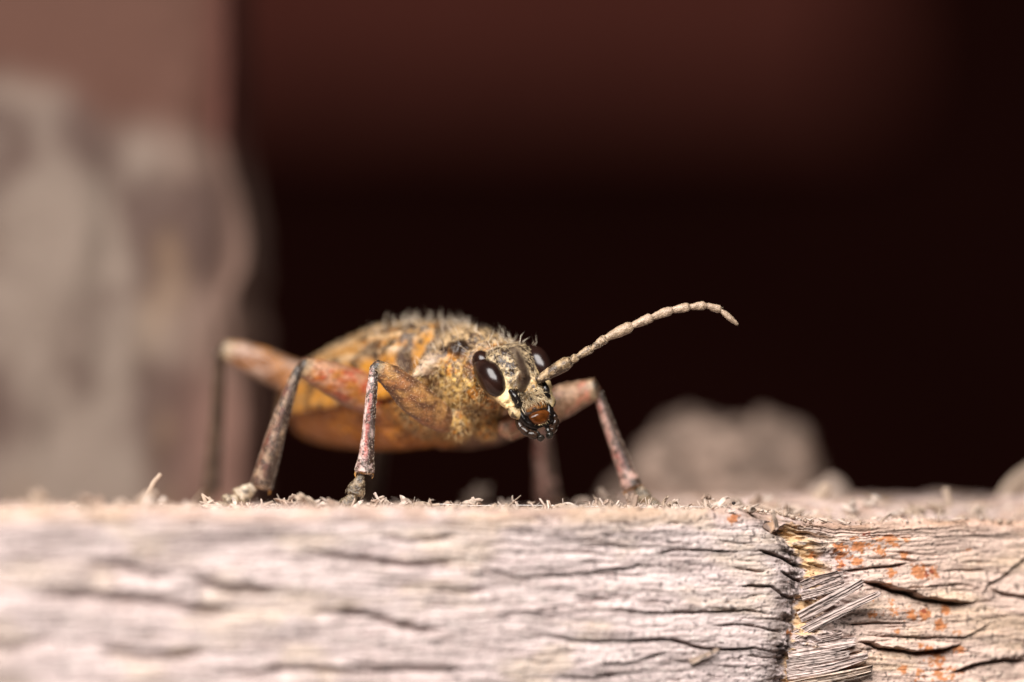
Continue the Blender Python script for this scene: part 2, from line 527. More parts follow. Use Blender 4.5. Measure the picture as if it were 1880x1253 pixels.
    ln = .5 * fbm(np.stack([s * 3, t * 3.6, wt * 4], 1), 3, 88) + .5 * fbm(np.stack([s * 11, t * 13, wt * 12], 1), 3, 89)
    base = mix(base, mix((.60, .27, .11), (.50, .17, .05), sst(.4, .6, ln)), .88 * sst(.50, .60, ln + .42 * lm - .25) * facem)
    rd = np.zeros(len(s))
    for px, py, rr in ((1592,963,14),(1705,1052,12),(1698,1120,10),(1655,1040,6),(1552,1040,6),(1680,960,6)):
        a, b = face_st(px, py)
        rd = np.maximum(rd, np.exp(-(((s - a) / (rr / 50)) ** 2 + ((t - b) / (rr / 60)) ** 2)))
    base = mix(base, (.27, .06, .03), .9 * sst(.55, .66, ln + .5 * rd - .28))
    top = sst(-.75, -.05, t)  # wood colour darkened along the top: dirt, and to offset light the corner catches
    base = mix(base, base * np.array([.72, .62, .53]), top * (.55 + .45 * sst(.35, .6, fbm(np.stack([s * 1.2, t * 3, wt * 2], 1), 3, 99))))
    idx = (np.arange(nk - 1)[:, None] * ns + np.arange(ns - 1)[None])
    F = np.stack([idx, idx + 1, idx + ns + 1, idx + ns], -1).reshape(-1, 4)
    # close bottom, back and ends
    nV = len(V)
    back = (nk - 1) * ns + np.arange(ns)
    bot = np.arange(ns)
    e = np.array([[sg[0], 38.0, -30.0], [sg[-1], 38.0, -30.0]])
    V = np.vstack([V, e]); base = np.vstack([base, np.tile([[.4, .3, .26]], (2, 1))])
    me_faces = F
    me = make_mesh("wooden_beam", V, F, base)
    import bmesh
    bm = bmesh.new(); bm.from_mesh(me); bm.verts.ensure_lookup_table()
    v = bm.verts
    bm.faces.new([v[i] for i in back] + [v[nV + 1], v[nV]])
    bm.faces.new([v[i] for i in bot[::-1]] + [v[nV], v[nV + 1]])
    bm.faces.new([v[i * ns] for i in range(nk)][::1] + [v[nV]])
    bm.faces.new([v[i * ns + ns - 1] for i in range(nk)][::-1] + [v[nV + 1]])
    bm.to_mesh(me); bm.free()
    return me

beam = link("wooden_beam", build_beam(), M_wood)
beam.location = Vector(BO) * MM; beam.rotation_euler = (0, 0, ALPHA); beam.scale = (MM,) * 3
tag(beam, "weathered pinkish grey wooden beam with cracks, a chopped notch and orange lichen, under the beetle", "beam")

def top_z(x, y):
    p = np.array([x, y, 0]) - BO
    return float(top_shape(np.array([p.dot(ES)]), np.array([max(p.dot(EW), 0)]))[0])

# ---- splinters: slivers of torn wood still attached to the beam
WOODS = [(.56, .45, .41), (.46, .37, .335), (.62, .49, .40), (.40, .31, .28)]
def sliver(pts, wid, thick, seed, tone=0, name="splinter", ragged=.5, jag=True):
    """a flat split piece of wood, striated along its fibres, ragged at its free end; pts in beam coordinates"""
    r = np.random.default_rng(seed)
    n, m = 20, 15
    C = catmull(np.asarray(pts, float), 16)
    ii = np.linspace(0, len(C) - 1, n).astype(int); C = C[ii]
    T = np.gradient(C, axis=0); T /= np.linalg.norm(T, axis=1)[:, None]
    u = np.linspace(0, 1, n)
    Ln = np.linalg.norm(C[-1] - C[0])
    endj = r.uniform(-1, .15, m) * ragged * min(Ln * .4, wid * 1.6)
    endj = .6 * endj + .4 * np.roll(endj, 1)
    groove = r.normal(0, 1, m)
    tonek = r.random(m)
    V, Cc = [], []
    for i in range(n):
        side = np.cross(T[i], np.array([0, -1.0, 0])); side /= np.linalg.norm(side) + 1e-9
        nor = np.cross(side, T[i]); nor /= np.linalg.norm(nor) + 1e-9
        if nor[1] > 0: nor = -nor
        wv = wid * ((1 - .35 * u[i] ** 2) if name == 'splinter' else (.12 + .88 * math.sin(math.pi * u[i]) ** .6))
        for lvl in (1, -1):
            for k in range(m):
                a = (k / (m - 1) - .5)
                wob = .04 * wid * math.sin(u[i] * 7 + k * 1.3 + seed)
                h = lvl * thick * .5 * (1 - .55 * u[i]) * (1 - 1.2 * a * a)
                if lvl > 0: h += thick * .30 * (groove[k] + .35 * r.normal())
                h += .10 * wid * math.cos(a * 2.4 + seed)
                V.append(C[i] + side * (a * wv + wob) + nor * h + T[i] * endj[k] * u[i] ** 5)
                Cc.append((tonek[k] * .65 + .35 * r.random(), u[i]))
    V = np.array(V); Cc = np.array(Cc); F = []
    row = 2 * m
    for i in range(n - 1):
        for k in range(m - 1):
            a = i * row + k
            F.append((a, a + 1, a + row + 1, a + row))
            b = i * row + m + k
            F.append((b, b + row, b + row + 1, b + 1))
        a = i * row; F.append((a, a + row, a + row + m, a + m))
        a = i * row + m - 1; F.append((a, a + m, a + row + m, a + row))
    for i in (0, n - 1):
        f = [i * row + k for k in range(m)] + [i * row + m + k for k in range(m - 1, -1, -1)]
        F.append(tuple(f if i else f[::-1]))
    c0 = np.array(WOODS[tone])
    K = mix(c0 * 1.15, c0 * .55, sst(.45, .85, Cc[:, 0]))
    K = mix(K, (.08, .06, .055), .75 * sst(.60, .70, fbm(V * 8, 3, 7)))
    return link(name, make_mesh(name, V, F, K, smooth=False), M_fibre, beam)

def fpt(px, py, out):
    s, t = face_st(px, py); return (s, -out, t)

# the fan of split fibres in the notch
for k, (pts, wd, th, tone) in enumerate([
    (((1470,1168,-.55),(1530,1128,.20),(1604,1088,.62)), .36, .10, 1),
    (((1478,1134,-.50),(1530,1098,.12),(1578,1066,.42)), .44, .10, 1),
    (((1484,1152,-.50),(1540,1120,.00),(1590,1096,.30)), .20, .09, 3),
    (((1484,1080,-.50),(1515,1066,-.20),(1548,1052,.05)), .52, .09, 3),
    (((1482,1096,-.50),(1518,1084,-.20),(1552,1070,.05)), .30, .09, 1),
    (((1458,1200,-.55),(1510,1190,-.15),(1574,1178,.05)), .50, .11, 0),
    (((1456,1222,-.55),(1500,1213,-.15),(1562,1200,.05)), .36, .10, 1),
    (((1456,1240,-.55),(1520,1226,-.1),(1596,1204,.08)), .48, .11, 0),
    (((1460,1264,-.50),(1530,1248,-.1),(1602,1228,.06)), .50, .11, 2),
    (((1466,1182,-.55),(1505,1174,-.2),(1548,1165,.0)), .30, .09, 3)]):
    sliver([fpt(*p) for p in pts], wd, th, 100 + k, tone)
# loose pale fibres on the face
sliver([fpt(1264,1216,.12), fpt(1290,1203,.22), fpt(1315,1191,.26)], .17, .06, 131, 2)
sliver([fpt(1424,968,.1), fpt(1416,953,.3), fpt(1409,938,.42)], .16, .06, 132, 2)
sliver([fpt(1452,1160,.1), fpt(1447,1150,.35), fpt(1440,1143,.5)], .06, .05, 133, 2)

# crumbs and torn fibres sticking up along the top edge
def crumb(px, py, y, size, seed, tall=1.0, name="wood_crumb", tone=None, squash=1.0):
    r = np.random.default_rng(seed)
    lobes = []
    for j in range(4):
        V, F = ellipsoid((0, 0, 0), (1, 1, 1), nu=9, nv=6)
        V = V * (0.45 + 1.0 * fbm(V * 1.5 + seed * 3.7 + j * 11, 3, seed % 50 + 1))[:, None] * r.uniform(.75, 1.25, (len(V), 1))
        V = V * np.array([1.35, .8, .50]) * r.uniform(.6, 1.15, 3) * (1.0 if j == 0 else .62)
        V = V @ np.array(Euler(tuple(r.uniform(-.6, .6, 3) + np.array([0, r.uniform(-1.3, 1.3), 0]))).to_matrix())
        if j: V = V + np.array([r.uniform(-1.0, 1.0), r.uniform(-.5, .5), r.uniform(-.2, .85)])
        lobes.append((V, F))
    V, F = join(lobes)
    V = V * np.array([size, size * .8, size * tall * squash])
    p = P(px, py, y); z = top_z(p[0], p[1])
    p[2] = max(min(p[2], z + size * tall * .72), z + size * tall * .1)
    q = p - BO; q = np.array([q.dot(ES), q.dot(EW), q[2]])
    c0 = .85 * np.array([(.62, .49, .40), (.50, .38, .29), (.68, .56, .48), (.42, .30, .23)][int(r.integers(4)) if tone is None else tone])
    C = mix(c0, c0 * .5, sst(.4, .75, fbm(V * 5 / size + seed, 3, 12)))
    o = link(name, make_mesh(name, V + q, F, C, smooth=False), M_fibre, beam)
    return o

CRUMBS = [(270,915,-6,.34,1.3),(300,925,-6,.25,.8),(345,922,-5,.22,.9),(385,915,-.6,.32,.7),(455,927,-.4,.2,.6),(500,922,.2,.28,.6),(528,918,-.2,.42,.9),
 (565,910,-1.8,.40,1.1),(585,917,-1.4,.34,1.0),(612,915,-2.2,.28,1.1),(688,925,0,.24,.9),(700,918,.3,.26,1.2),(722,930,.2,.20,.9),(745,925,-.3,.40,.8),(775,928,-.6,.30,.7),
 (868,925,.2,.32,1.0),(875,932,.1,.24,.8),(905,935,-.6,.18,1.2),(1005,935,-.3,.24,.9),(1040,934,0,.36,.6),(1060,938,.3,.24,.7),(1115,931,.1,.25,1.1),(1160,926,1.5,.36,1.2),
 (1175,935,.6,.28,.8),(1232,928,.4,.34,1.1),(1245,936,.2,.26,.7),(1300,926,1.2,.42,1.0),(1318,930,1.0,.32,.9),(1350,926,3,.36,.8),(1385,922,4,.34,.9),
 (20,930,-8,.42,.9),(70,922,-8,.40,1.3),(120,930,-7.5,.38,.8),(170,926,-7,.42,.9),(215,930,-6.5,.4,.8),
 (1412,926,5,.35,1.1),(1440,935,2.5,.30,.8),(1460,940,3,.3,.8),(1560,930,4,.42,.8),(1600,925,5,.40,.9),(1645,932,3,.36,.8),(1680,918,4.5,.45,.8),(1720,925,5,.40,.8),(1795,935,5,.4,.8),
 (870,908,13,.5,1.3),(300,885,5,.3,1.0),(930,930,5,.3,1),(1070,922,6,.35,1.0),(1120,920,5.5,.4,1.2)]
for k, (px, py, y, sz, tl) in enumerate(CRUMBS):
    crumb(px, py, y, sz * .80, 300 + k, tl)

def sprig(pts, r0_, r1_, seed, tone=2, name="torn_fibre"):
    """a curled strand of torn wood standing on the beam: photo pixels with depth"""
    w = [P(*p) for p in pts]
    zb = top_z(w[0][0], w[0][1]); w[0][2] = min(w[0][2], zb - .02)
    loc = [np.array([(q - BO).dot(ES), (q - BO).dot(EW), q[2]]) for q in w]
    n = len(loc)
    V, F, u, a = limb(loc, np.linspace(r0_, r1_, n), flat=.5, n=8, sub=4)
    V = V + .35 * r0_ * (np.stack([vn(V * 6 + seed, 3), vn(V * 6 + 5, 4), vn(V * 6 + 1, 5)], 1) - .5)
    c0 = np.array([(.62, .49, .40), (.50, .38, .29), (.68, .56, .48), (.30, .22, .17)][tone])
    return link(name, make_mesh(name, V, F, mix(c0, c0 * .6, vn(V * 5, 8))), M_fibre, beam)

for k, (pts, a, b, tone) in enumerate([
    (((252,935,-6),(262,915,-6),(275,905,-6),(286,908,-6)), .12, .08, 1),
    (((262,925,2),(280,890,2),(294,872,2)), .10, .09, 1),
    (((383,930,-.5),(376,918,-.5),(372,909,-.5)), .09, .05, 1),
    (((395,932,-.5),(388,920,-.5),(384,914,-.5)), .10, .05, 1),
    (((700,932,.1),(694,917,.1),(689,905,.1)), .07, .04, 2),
    (((716,930,.4),(706,920,.4),(700,913,.4)), .08, .04, 2),
    (((745,935,-.3),(770,925,-.3),(792,928,-.4),(806,926,-.4)), .10, .05, 1),
    (((932,945,-.8),(931,932,-.8),(929,926,-.8)), .06, .06, 1),
    (((1005,938,-.2),(1020,930,-.2),(1032,927,-.2),(1046,934,-.2)), .06, .04, 1),
    (((1036,940,.0),(1032,928,0),(1045,925,0),(1058,931,0)), .06, .04, 2),
    (((1100,938,.1),(1110,927,.1),(1118,925,.1),(1122,931,.1)), .07, .05, 1),
    (((1222,936,.4),(1230,925,.4),(1240,928,.4),(1252,936,.4)), .10, .06, 1),
    (((1744,935,6),(1741,915,6),(1736,900,6)), .13, .15, 1),
    (((1835,945,13),(1845,910,13),(1864,886,13.5),(1900,862,14)), .22, .30, 1),
    (((1850,945,14),(1872,915,14),(1900,900,14)), .26, .3, 1),
    (((1498,945,7),(1506,915,7),(1516,893,7)), .40, .22, 1),
    (((1296,935,1.5),(1300,922,1.5),(1310,918,1.5)), .08, .05, 2)]):
    sprig(pts, a, b, 500 + k, tone)

rc = np.random.default_rng(21)
for k in range(64):                              # short twisted curls of wood along the edge
    px = rc.uniform(20, 1420); y = rc.normal(.1, .9) + (0 if px > 480 else (480 - px) * -.014 * rc.random())
    p = P(px, 934, y); zb_ = top_z(p[0], p[1])
    pts = [np.array([p[0], p[1], zb_ - .03])]
    dr = np.array([rc.normal(0, .8), rc.normal(0, .5), rc.uniform(.25, .9)]); ln_ = rc.uniform(.09, .20)
    for j in range(4):
        dr = dr / np.linalg.norm(dr); pts.append(pts[-1] + dr * ln_)
        dr = dr + np.array([rc.normal(0, .7), rc.normal(0, .5), rc.normal(-.25, .45)])
    loc = [np.array([(q - BO).dot(ES), (q - BO).dot(EW), q[2]]) for q in pts]
    w0 = rc.uniform(.035, .11)
    V, F, u, a = limb(loc, [w0, w0 * 1.1, w0 * .9, w0 * .8, w0 * .35], flat=rc.uniform(.2, .6), n=8, sub=4, side=rc.normal(0, 1, 3))
    V = V + .7 * w0 * (np.stack([vn(V * 9 + k, 3), vn(V * 9 + 5, 4), vn(V * 9 + 1, 5)], 1) - .5)
    c0 = np.array([(.58, .46, .38), (.46, .35, .27), (.66, .54, .46), (.36, .26, .20)][int(rc.integers(4))])
    link("wood_curl", make_mesh("wood_curl", V, F, mix(c0, c0 * .55, sst(.4, .7, vn(V * 8, 8))), smooth=False), M_fibre, beam)

# blurred lump of torn wood further back on the beam
def lump(pts, depth, y, seed, name="torn_wood_lump", tone=(.30, .215, .17)):
    """a rugged chunk: silhouette half-heights along its length, real thickness depth"""
    ps = [P(a, b, y) for a, b in pts]
    parts = []
    r = np.random.default_rng(seed)
    for p in ps:
        zb = top_z(p[0], p[1]) - .3
        h = p[2] - zb
        parts.append(ellipsoid((p[0] + r.normal(0, .1), p[1] + r.normal(0, .8), zb + h * .45), (h * .42 + .35, depth * (.5 + .3 * r.random()), h * .56), nu=18, nv=12))
    V, F = join(parts)
    tmp = bpy.data.objects.new("tmp", make_mesh("tmp", V, F)); scene.collection.objects.link(tmp)
    md = tmp.modifiers.new("r", 'REMESH'); md.mode = 'VOXEL'; md.voxel_size = .16
    me = bpy.data.meshes.new_from_object(tmp.evaluated_get(bpy.context.evaluated_depsgraph_get()))
    bpy.data.objects.remove(tmp)
    n = len(me.vertices); co = np.empty(n * 3, np.float32); me.vertices.foreach_get("co", co); V = co.reshape(-1, 3).astype(float)
    no = np.empty(n * 3, np.float32); me.vertices.foreach_get("normal", no); N = no.reshape(-1, 3)
    V = V + N * (2.6 * (fbm(V * .65, 4, seed, .6) - .5))[:, None]
    q = V - BO; V = np.stack([q @ ES, q @ EW, q[:, 2]], 1)
    C = mix(tone, np.array(tone) * .45, sst(.42, .58, fbm(V * np.array([.8, .8, 1.5]), 4, seed + 1)))
    F = [tuple(p.vertices) for p in me.polygons]
    return link(name, make_mesh(name, V, F, C), M_post, beam)

lump([(1205,870),(1235,815),(1270,790),(1310,800),(1345,775),(1385,770),(1415,800),(1428,860)], 4, 28, 7)
lump([(1496,912),(1515,896),(1545,916)], 1.6, 15, 8, tone=(.50, .38, .31))

# the fine fuzz of fibre ends all along the top edge: nobody could count it
def edge_fuzz():
    r = np.random.default_rng(77); n = 2000
    s = r.uniform(-36, 12, n); w = np.abs(r.normal(.0, 1.6, n)) + .05
    z = top_shape(s, w) - .03
    L = r.gamma(2.0, .05, n) + .03
    d = r.normal(0, 1, (n, 3)); d[:, 2] = np.abs(d[:, 2]) * .45 + .05; d[:, 0] *= 1.2
    d /= np.linalg.norm(d, axis=1)[:, None]
    # tufts where the edge is torn
    tufts = [(560,-1.5),(585,-1.4),(612,-1.6),(690,.1),(705,.2),(745,-.3),(760,-.4),(868,.1),(1005,-.2),(1040,0),(1115,.1),(1235,.4),(1300,1.1),(1330,1.4),(528,-.2),(500,.1),(385,-.5),(455,-.3),
             (270,-5.5),(70,-8),(150,-7),(340,-5),(1412,3),(1450,2.5),(1560,4),(1680,4),(1800,4.5),(925,-.7),(980,-.3),(1160,.4),(1190,.5),(640,-.8),(820,-.2)]
    j = 0
    for px_, y_ in tufts:
        m_ = 34; q_ = P(px_, 930, y_) - BO
        sl = slice(j, j + m_); j += m_
        s[sl] = q_.dot(ES) + r.normal(0, .22, m_); w[sl] = np.maximum(q_.dot(EW) + r.normal(0, .25, m_), .05)
        L[sl] = r.gamma(2.2, .055, m_) + .05
    d /= np.linalg.norm(d, axis=1)[:, None]
    z = top_shape(s, w) - .03
    base = np.stack([s, w, z], 1)
    cur = r.normal(0, 1.8, (n, 3)); cur[:, 2] = np.abs(cur[:, 2]) * .8
    sd = np.cross(d, r.normal(0, 1, (n, 3))); sd /= np.linalg.norm(sd, axis=1)[:, None]
    q = np.cross(d, sd)
    rad = (.026 + .085 * r.random(n) ** 2.5)[:, None]
    vs = []
    for k, f in ((0, 1.), (.5, .9), (1., .55)):
        c = base + d * L[:, None] * k + cur * (L * k * k * .4)[:, None]
        for j in range(3):
            a = 2 * math.pi * j / 3
            vs.append(c + (sd * math.cos(a) + q * math.sin(a) * .5) * rad * f)
    V = np.stack(vs, 1).reshape(-1, 3)
    t = []
    for l in (0, 3):
        for j in range(3):
            k = (j + 1) % 3; t += [[l + j, l + k, l + 3 + k], [l + j, l + 3 + k, l + 3 + j]]
    t.append([6, 7, 8])
    F = (np.arange(n)[:, None, None] * 9 + np.array(t)[None]).reshape(-1, 3)
    m = r.random(n)
    C = np.repeat(mix((.66, .54, .46), (.38, .27, .20), m), 9, 0)
    o = link("fibre_fuzz", make_mesh("fibre_fuzz", V, F, C), M_fibre, beam)
    tag(o, kind="stuff")
edge_fuzz()
def crumb_dust():
    """tiny grains of frass on the top"""
    r = np.random.default_rng(79); n = 900
    s = r.uniform(-34, 12, n); w = np.abs(r.normal(0, 3.0, n)) + .1
    z = top_shape(s, w)
    V0, F0 = ellipsoid((0, 0, 0), (1, 1, 1), nu=6, nv=4)
    k = len(V0)
    size = (.03 + .09 * r.random(n) ** 2)
    J = 1 + .5 * (r.random((n, k)) - .5)
    V = V0[None] * J[..., None] * size[:, None, None] * np.stack([1 + r.random(n), np.ones(n), .7 + .5 * r.random(n)], 1)[:, None, :] + np.stack([s, w, z], 1)[:, None, :]
    F = (np.arange(n)[:, None, None] * k + np.array(F0)[None]).reshape(-1, 4)
    C = np.repeat(mix((.64, .52, .43), (.36, .25, .18), r.random(n)), k, 0)
    o = link("frass_grains", make_mesh("frass_grains", V.reshape(-1, 3), F, C), M_fibre, beam)
    tag(o, kind="stuff")
crumb_dust()

# the two tiny stalked pin lichens on the edge and the silk thread
def pin(px, py, px2, py2, y, label):
    a, b = P(px, py, y), P(px2, py2, y)
    root = bpy.data.objects.new("pin_lichen", None); scene.collection.objects.link(root)
    root.location = Vector(a) * MM; root.scale = (MM,) * 3
    V, F, u, g = limb([(0, 0, -.1), (b - a) * .5 + np.array([.02, 0, 0]), b - a], [.022, .018, .022], n=8, sub=4)
    link("stalk", make_mesh("stalk", V, F, np.tile([[.05, .035, .03]], (len(V), 1))), M_fibre, root)
    V, F = ellipsoid(b - a, (.075, .075, .06), nu=10, nv=8)
    link("head", make_mesh("head", V, F, np.tile([[.03, .022, .02]], (len(V), 1))), M_fibre, root)
    tag(root, label, "lichen", "pin lichens on the beam edge")
pin(1355, 957, 1359, 943, -.9, "tiny black pin lichen beside the orange lichen patch on the beam edge")
pin(1346, 940, 1347, 924, .3, "tiny thin stalked pin lichen rising above the beam edge by the wood crumbs")

th = [P(738, 931, -.2), P(800, 926, -.2), P(868, 928.5, -.1), P(960, 928, -.1), P(1060, 929.5, 0), P(1160, 932, .2), P(1240, 930, .4), P(1300, 932, .8)]
V, F, u, a = limb([q - th[0] for q in th], [.011] * len(th), n=6, sub=6)
silk = link("silk_thread", make_mesh("silk_thread", V, F), M_silk)
silk.location = Vector(th[0]) * MM; silk.scale = (MM,) * 3
tag(silk, "single fine silk thread stretched between wood crumbs on the beam top", "thread")

# =====================================================================
#  POST, RED BOARD, BACK WALL
# =====================================================================
def build_post():
    y0 = 25.0
    # right-hand outline in photo pixels down the post
    ov = [(-900,408),(-300,412),(0,414),(110,416),(170,412),(230,412),(300,424),(360,436),(440,448),(500,452),(530,440),(560,440),(600,452),(650,446),(760,448),(900,446),(960,446)]
    zs = np.array([P(0, a, y0)[2] for a, b in ov]); xs = np.array([P(b, 500, y0)[0] for a, b in ov])
    o = np.argsort(zs); zs, xs = zs[o], xs[o]
    x_left, ydep = -62.0, 16.0
    z = np.concatenate([np.arange(-3.6, 26, .3), np.arange(26, 60, 1.0)])
    nf = 110; nside = 50
    ring = []
    for k in range(nf): ring.append((k / nf, 0))
    for k in range(nside): ring.append((1, k / nside))
    for k in range(20): ring.append((1 - k / 20, 1))
    for k in range(10): ring.append((0, 1 - k / 10))
    ring = np.array(ring); n = len(ring)
    Z, K = np.meshgrid(z, np.arange(n), indexing='ij')
    zz = Z.ravel(); f = ring[K.ravel()]
    xr = np.interp(zz, zs, xs)
    fx = f[:, 0] ** .7
    x = x_left + (xr - x_left) * fx; y = y0 + ydep * f[:, 1]
    cr = 1.6                                           # worn corner
    near = np.exp(-((xr - x) / cr)) * (f[:, 1] < .01)
    y = y + 1.2 * near
    p = np.stack([x, y, zz], 1)
    d = 2.6 * (fbm(p * np.array([.22, .3, .07]), 4, 91) - .5) + 1.0 * (fbm(p * np.array([.9, .6, .25]), 3, 92) - .5)
    soft = sst(19.5, 15.0, zz)                         # above: smooth painted wood; below: rotten, splintered
    d = d * (.12 + .88 * soft) - .9 * (1 - soft) * 0
    y = y + np.where(f[:, 1] < .5, d, 0)
    xs2 = np.where(f[:, 0] > .98, d * .8, 0)
    V = np.stack([x + xs2, y, zz], 1)
    vs = .6 * fbm(p * np.array([.30, .2, .05]), 4, 93) + .4 * fbm(p * np.array([.28, .2, .26]), 4, 96)
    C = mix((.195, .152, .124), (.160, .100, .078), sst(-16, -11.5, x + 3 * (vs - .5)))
    C = mix(C, (.075, .046, .038), .9 * sst(.47, .60, vs))
    C = mix(C, (.26, .17, .10), .7 * sst(.56, .72, fbm(p * np.array([.35, .3, .18]), 3, 94)))
    C = mix(C, (.21, .115, .09), .7 * sst(.6, .3, zz / 12) * sst(-15, -12, x))
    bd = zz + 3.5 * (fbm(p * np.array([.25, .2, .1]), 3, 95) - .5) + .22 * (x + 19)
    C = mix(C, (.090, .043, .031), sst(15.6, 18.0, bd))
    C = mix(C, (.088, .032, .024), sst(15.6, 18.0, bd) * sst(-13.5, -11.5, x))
    nz = len(z)
    F = []
    for i in range(nz - 1):
        for k in range(n):
            F.append((i * n + k, i * n + (k + 1) % n, (i + 1) * n + (k + 1) % n, (i + 1) * n + k))
    F.append(tuple(range(n))[::-1]); F.append(tuple((nz - 1) * n + k for k in range(n)))
    base = np.array([-30, y0, 0])
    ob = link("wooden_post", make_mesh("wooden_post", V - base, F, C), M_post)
    ob.location = Vector(base) * MM; ob.scale = (MM,) * 3
    tag(ob, "upright weathered wooden post with flaking red paint on top, behind the beetle", "post")
build_post()

def box(name, lo, hi, mat, label=None, cat=None, kind=None, bev=1.0):
    import bmesh
    lo, hi = np.array(lo, float), np.array(hi, float); c = (lo + hi) / 2; c[2] = lo[2]
    bm = bmesh.new()
    bmesh.ops.create_cube(bm, size=1)
    for v in bm.verts:
        v.co = Vector((v.co.x * (hi - lo)[0], v.co.y * (hi - lo)[1], (v.co.z + .5) * (hi - lo)[2]))
    bmesh.ops.bevel(bm, geom=bm.edges[:], offset=bev, segments=2, affect='EDGES')
    me = bpy.data.meshes.new(name); bm.to_mesh(me); bm.free()
    o = link(name, me, mat); o.location = Vector(c) * MM; o.scale = (MM,) * 3
    tag(o, label, cat, kind=kind)
    return o

zb = P(900, 185, 400)[2]; xr_ = P(1600, 0, 400)[0]
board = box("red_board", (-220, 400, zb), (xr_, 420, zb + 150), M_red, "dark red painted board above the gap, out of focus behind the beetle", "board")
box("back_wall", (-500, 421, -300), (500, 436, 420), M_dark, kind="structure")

# =====================================================================
#  THE BEETLE
# =====================================================================
TH = math.radians(35)
BK = np.array([-math.sin(TH), math.cos(TH), 0]); LT = np.array([math.cos(TH), math.sin(TH), 0])
HC = P(949, 689, .62)                                  # centre of the head
ORG = np.array([HC[0], HC[1], 0])
ROOT0 = ORG + BK * 5
beetle = bpy.data.objects.new("beetle", None); scene.collection.objects.link(beetle)
beetle.location = Vector(ROOT0) * MM; beetle.scale = (MM,) * 3
tag(beetle, "brown mottled longhorn beetle with dark eyes and jointed antennae walking on the beam", "beetle")

def BW(s, lat, z): return ORG + BK * s + LT * lat + np.array([0, 0, z])
def body_coords(V):
    q = V - ORG; return q @ BK, q @ LT, V[:, 2]
HL = np.array([.875, .40, .275]); HL /= np.linalg.norm(HL)
HU = np.array([-.39, .25, .886]); HU -= HL * HU.dot(HL); HU /= np.linalg.norm(HU)
HN = np.cross(HL, HU)                                  # out of the face
if HN[1] > 0: HN = -HN
def HW(x, y, z): return HC + HL * x + HN * y + HU * z
def head_coords(V):
    q = V - HC; return q @ HL, q @ HN, q @ HU

def bpart(name, V, F, C, mat, G=None, parent=None, smooth=True, kind=None, label=None, S=None):
    o = link(name, make_mesh(name, V - ROOT0, F, C, G, smooth, S), mat, parent or beetle)
    if kind: tag(o, kind=kind)
    if label: o["label"] = label
    return o

def loft(secs, frame, n=28):
    """secs: (a, cb, cc, rb, rc): rings of half-axes rb, rc about frame(a, cb, cc)"""
    S = catmull(np.array(secs, float), 4); V = []
    for a, cb, cc, rb, rc in S:
        for k in range(n):
            g = 2 * math.pi * k / n
            V.append(frame(a, cb + max(rb, .03) * math.cos(g), cc + max(rc, .03) * math.sin(g)))
    m = len(S)
    F = [(i * n + k, i * n + (k + 1) % n, (i + 1) * n + (k + 1) % n, (i + 1) * n + k) for i in range(m - 1) for k in range(n)]
    F.append(tuple(range(n))[::-1]); F.append(tuple((m - 1) * n + k for k in range(n)))
    return np.array(V), F

# --- one continuous body: head, neck, prothorax with its spines, hind body
parts = []
parts.append(loft([(4.1, 0, 4.6, 1.3, 1.5), (4.5, 0, 4.6, 2.0, 1.85), (5.2, 0, 4.5, 2.3, 2.0), (6.6, 0, 4.35, 2.5, 2.05), (9, 0, 4.1, 2.42, 1.85),
                   (11.5, 0, 3.85, 2.0, 1.45), (13.4, 0, 3.65, 1.3, 1.0), (14.6, 0, 3.55, .5, .5)], BW, 36))
parts.append(loft([(1.15, 0, 5.0, 1.05, 1.10), (1.35, 0, 5.0, 1.35, 1.32), (1.75, 0, 4.98, 1.42, 1.40), (2.2, 0, 4.98, 1.62, 1.62), (2.9, 0, 4.95, 1.78, 1.80), (3.5, 0, 4.95, 1.62, 1.74), (3.95, 0, 4.95, 1.55, 1.62), (4.25, 0, 4.95, 1.62, 1.72), (4.4, 0, 4.95, 1.4, 1.5)], BW, 32))
for sg in (-1, 1):
    V, F, u, a = limb([BW(2.75, sg * 1.0, 5.35), BW(2.85, sg * 1.75, 5.3), BW(2.95, sg * 2.2, 5.1), BW(3.0, sg * 2.62, 4.85)], [.85, .55, .30, .07], n=14); parts.append((V, F))
    parts.append(ellipsoid(BW(2.9, sg * .65, 3.35), (.62, .75, .8)))           # fore coxa
    parts.append(ellipsoid(BW(6.2, sg * 1.0, 2.95), (.9, .9, .65)))            # mid coxa
    parts.append(ellipsoid(BW(8.4, sg * 1.1, 2.95), (1.0, 1.0, .6)))
    parts.append(ellipsoid(BW(2.2, sg * 1.0, 5.75), (.55, .55, .55)))          # hump of the prothorax
# cranium, in the head's own axes: z up the face, x across, y out of it
def HF_(z, x, y): return HW(x, y, z)
parts.append(loft([(1.36, 0, -.75, .45, .35), (1.22, 0, -.62, .86, .72), (.9, 0, -.5, 1.06, .98), (.45, 0, -.45, 1.10, 1.06), (0, 0, -.42, 1.06, 1.04), (-.45, 0, -.32, .96, .93),
                   (-.85, 0, -.16, .84, .74), (-1.2, 0, -.02, .74, .58), (-1.5, 0, .02, .66, .48), (-1.72, 0, .02, .58, .40)], HF_, 30))
parts.append((lambda VFua: (VFua[0], VFua[1]))(limb([HW(0, -.6, .15), (HW(0, -.9, .1) + BW(1.0, 0, 5.0)) / 2, BW(1.4, 0, 5.0)], [.95, 1.0, 1.0], n=20)))
for sg in (-1, 1):
    parts.append(ellipsoid(HW(sg * .36, .38, -.55), (.30, .30, .26)))          # antennal tubercles
    V, F, u, a = limb([HW(sg * .86, -.25, -.30), HW(sg * .80, .02, -.78), HW(sg * .72, .10, -1.18)], [.30, .30, .22], n=14); parts.append((V, F))   # cheeks
V, F = join(parts)
tmp = bpy.data.objects.new("tmp", make_mesh("tmp", V, F)); scene.collection.objects.link(tmp)
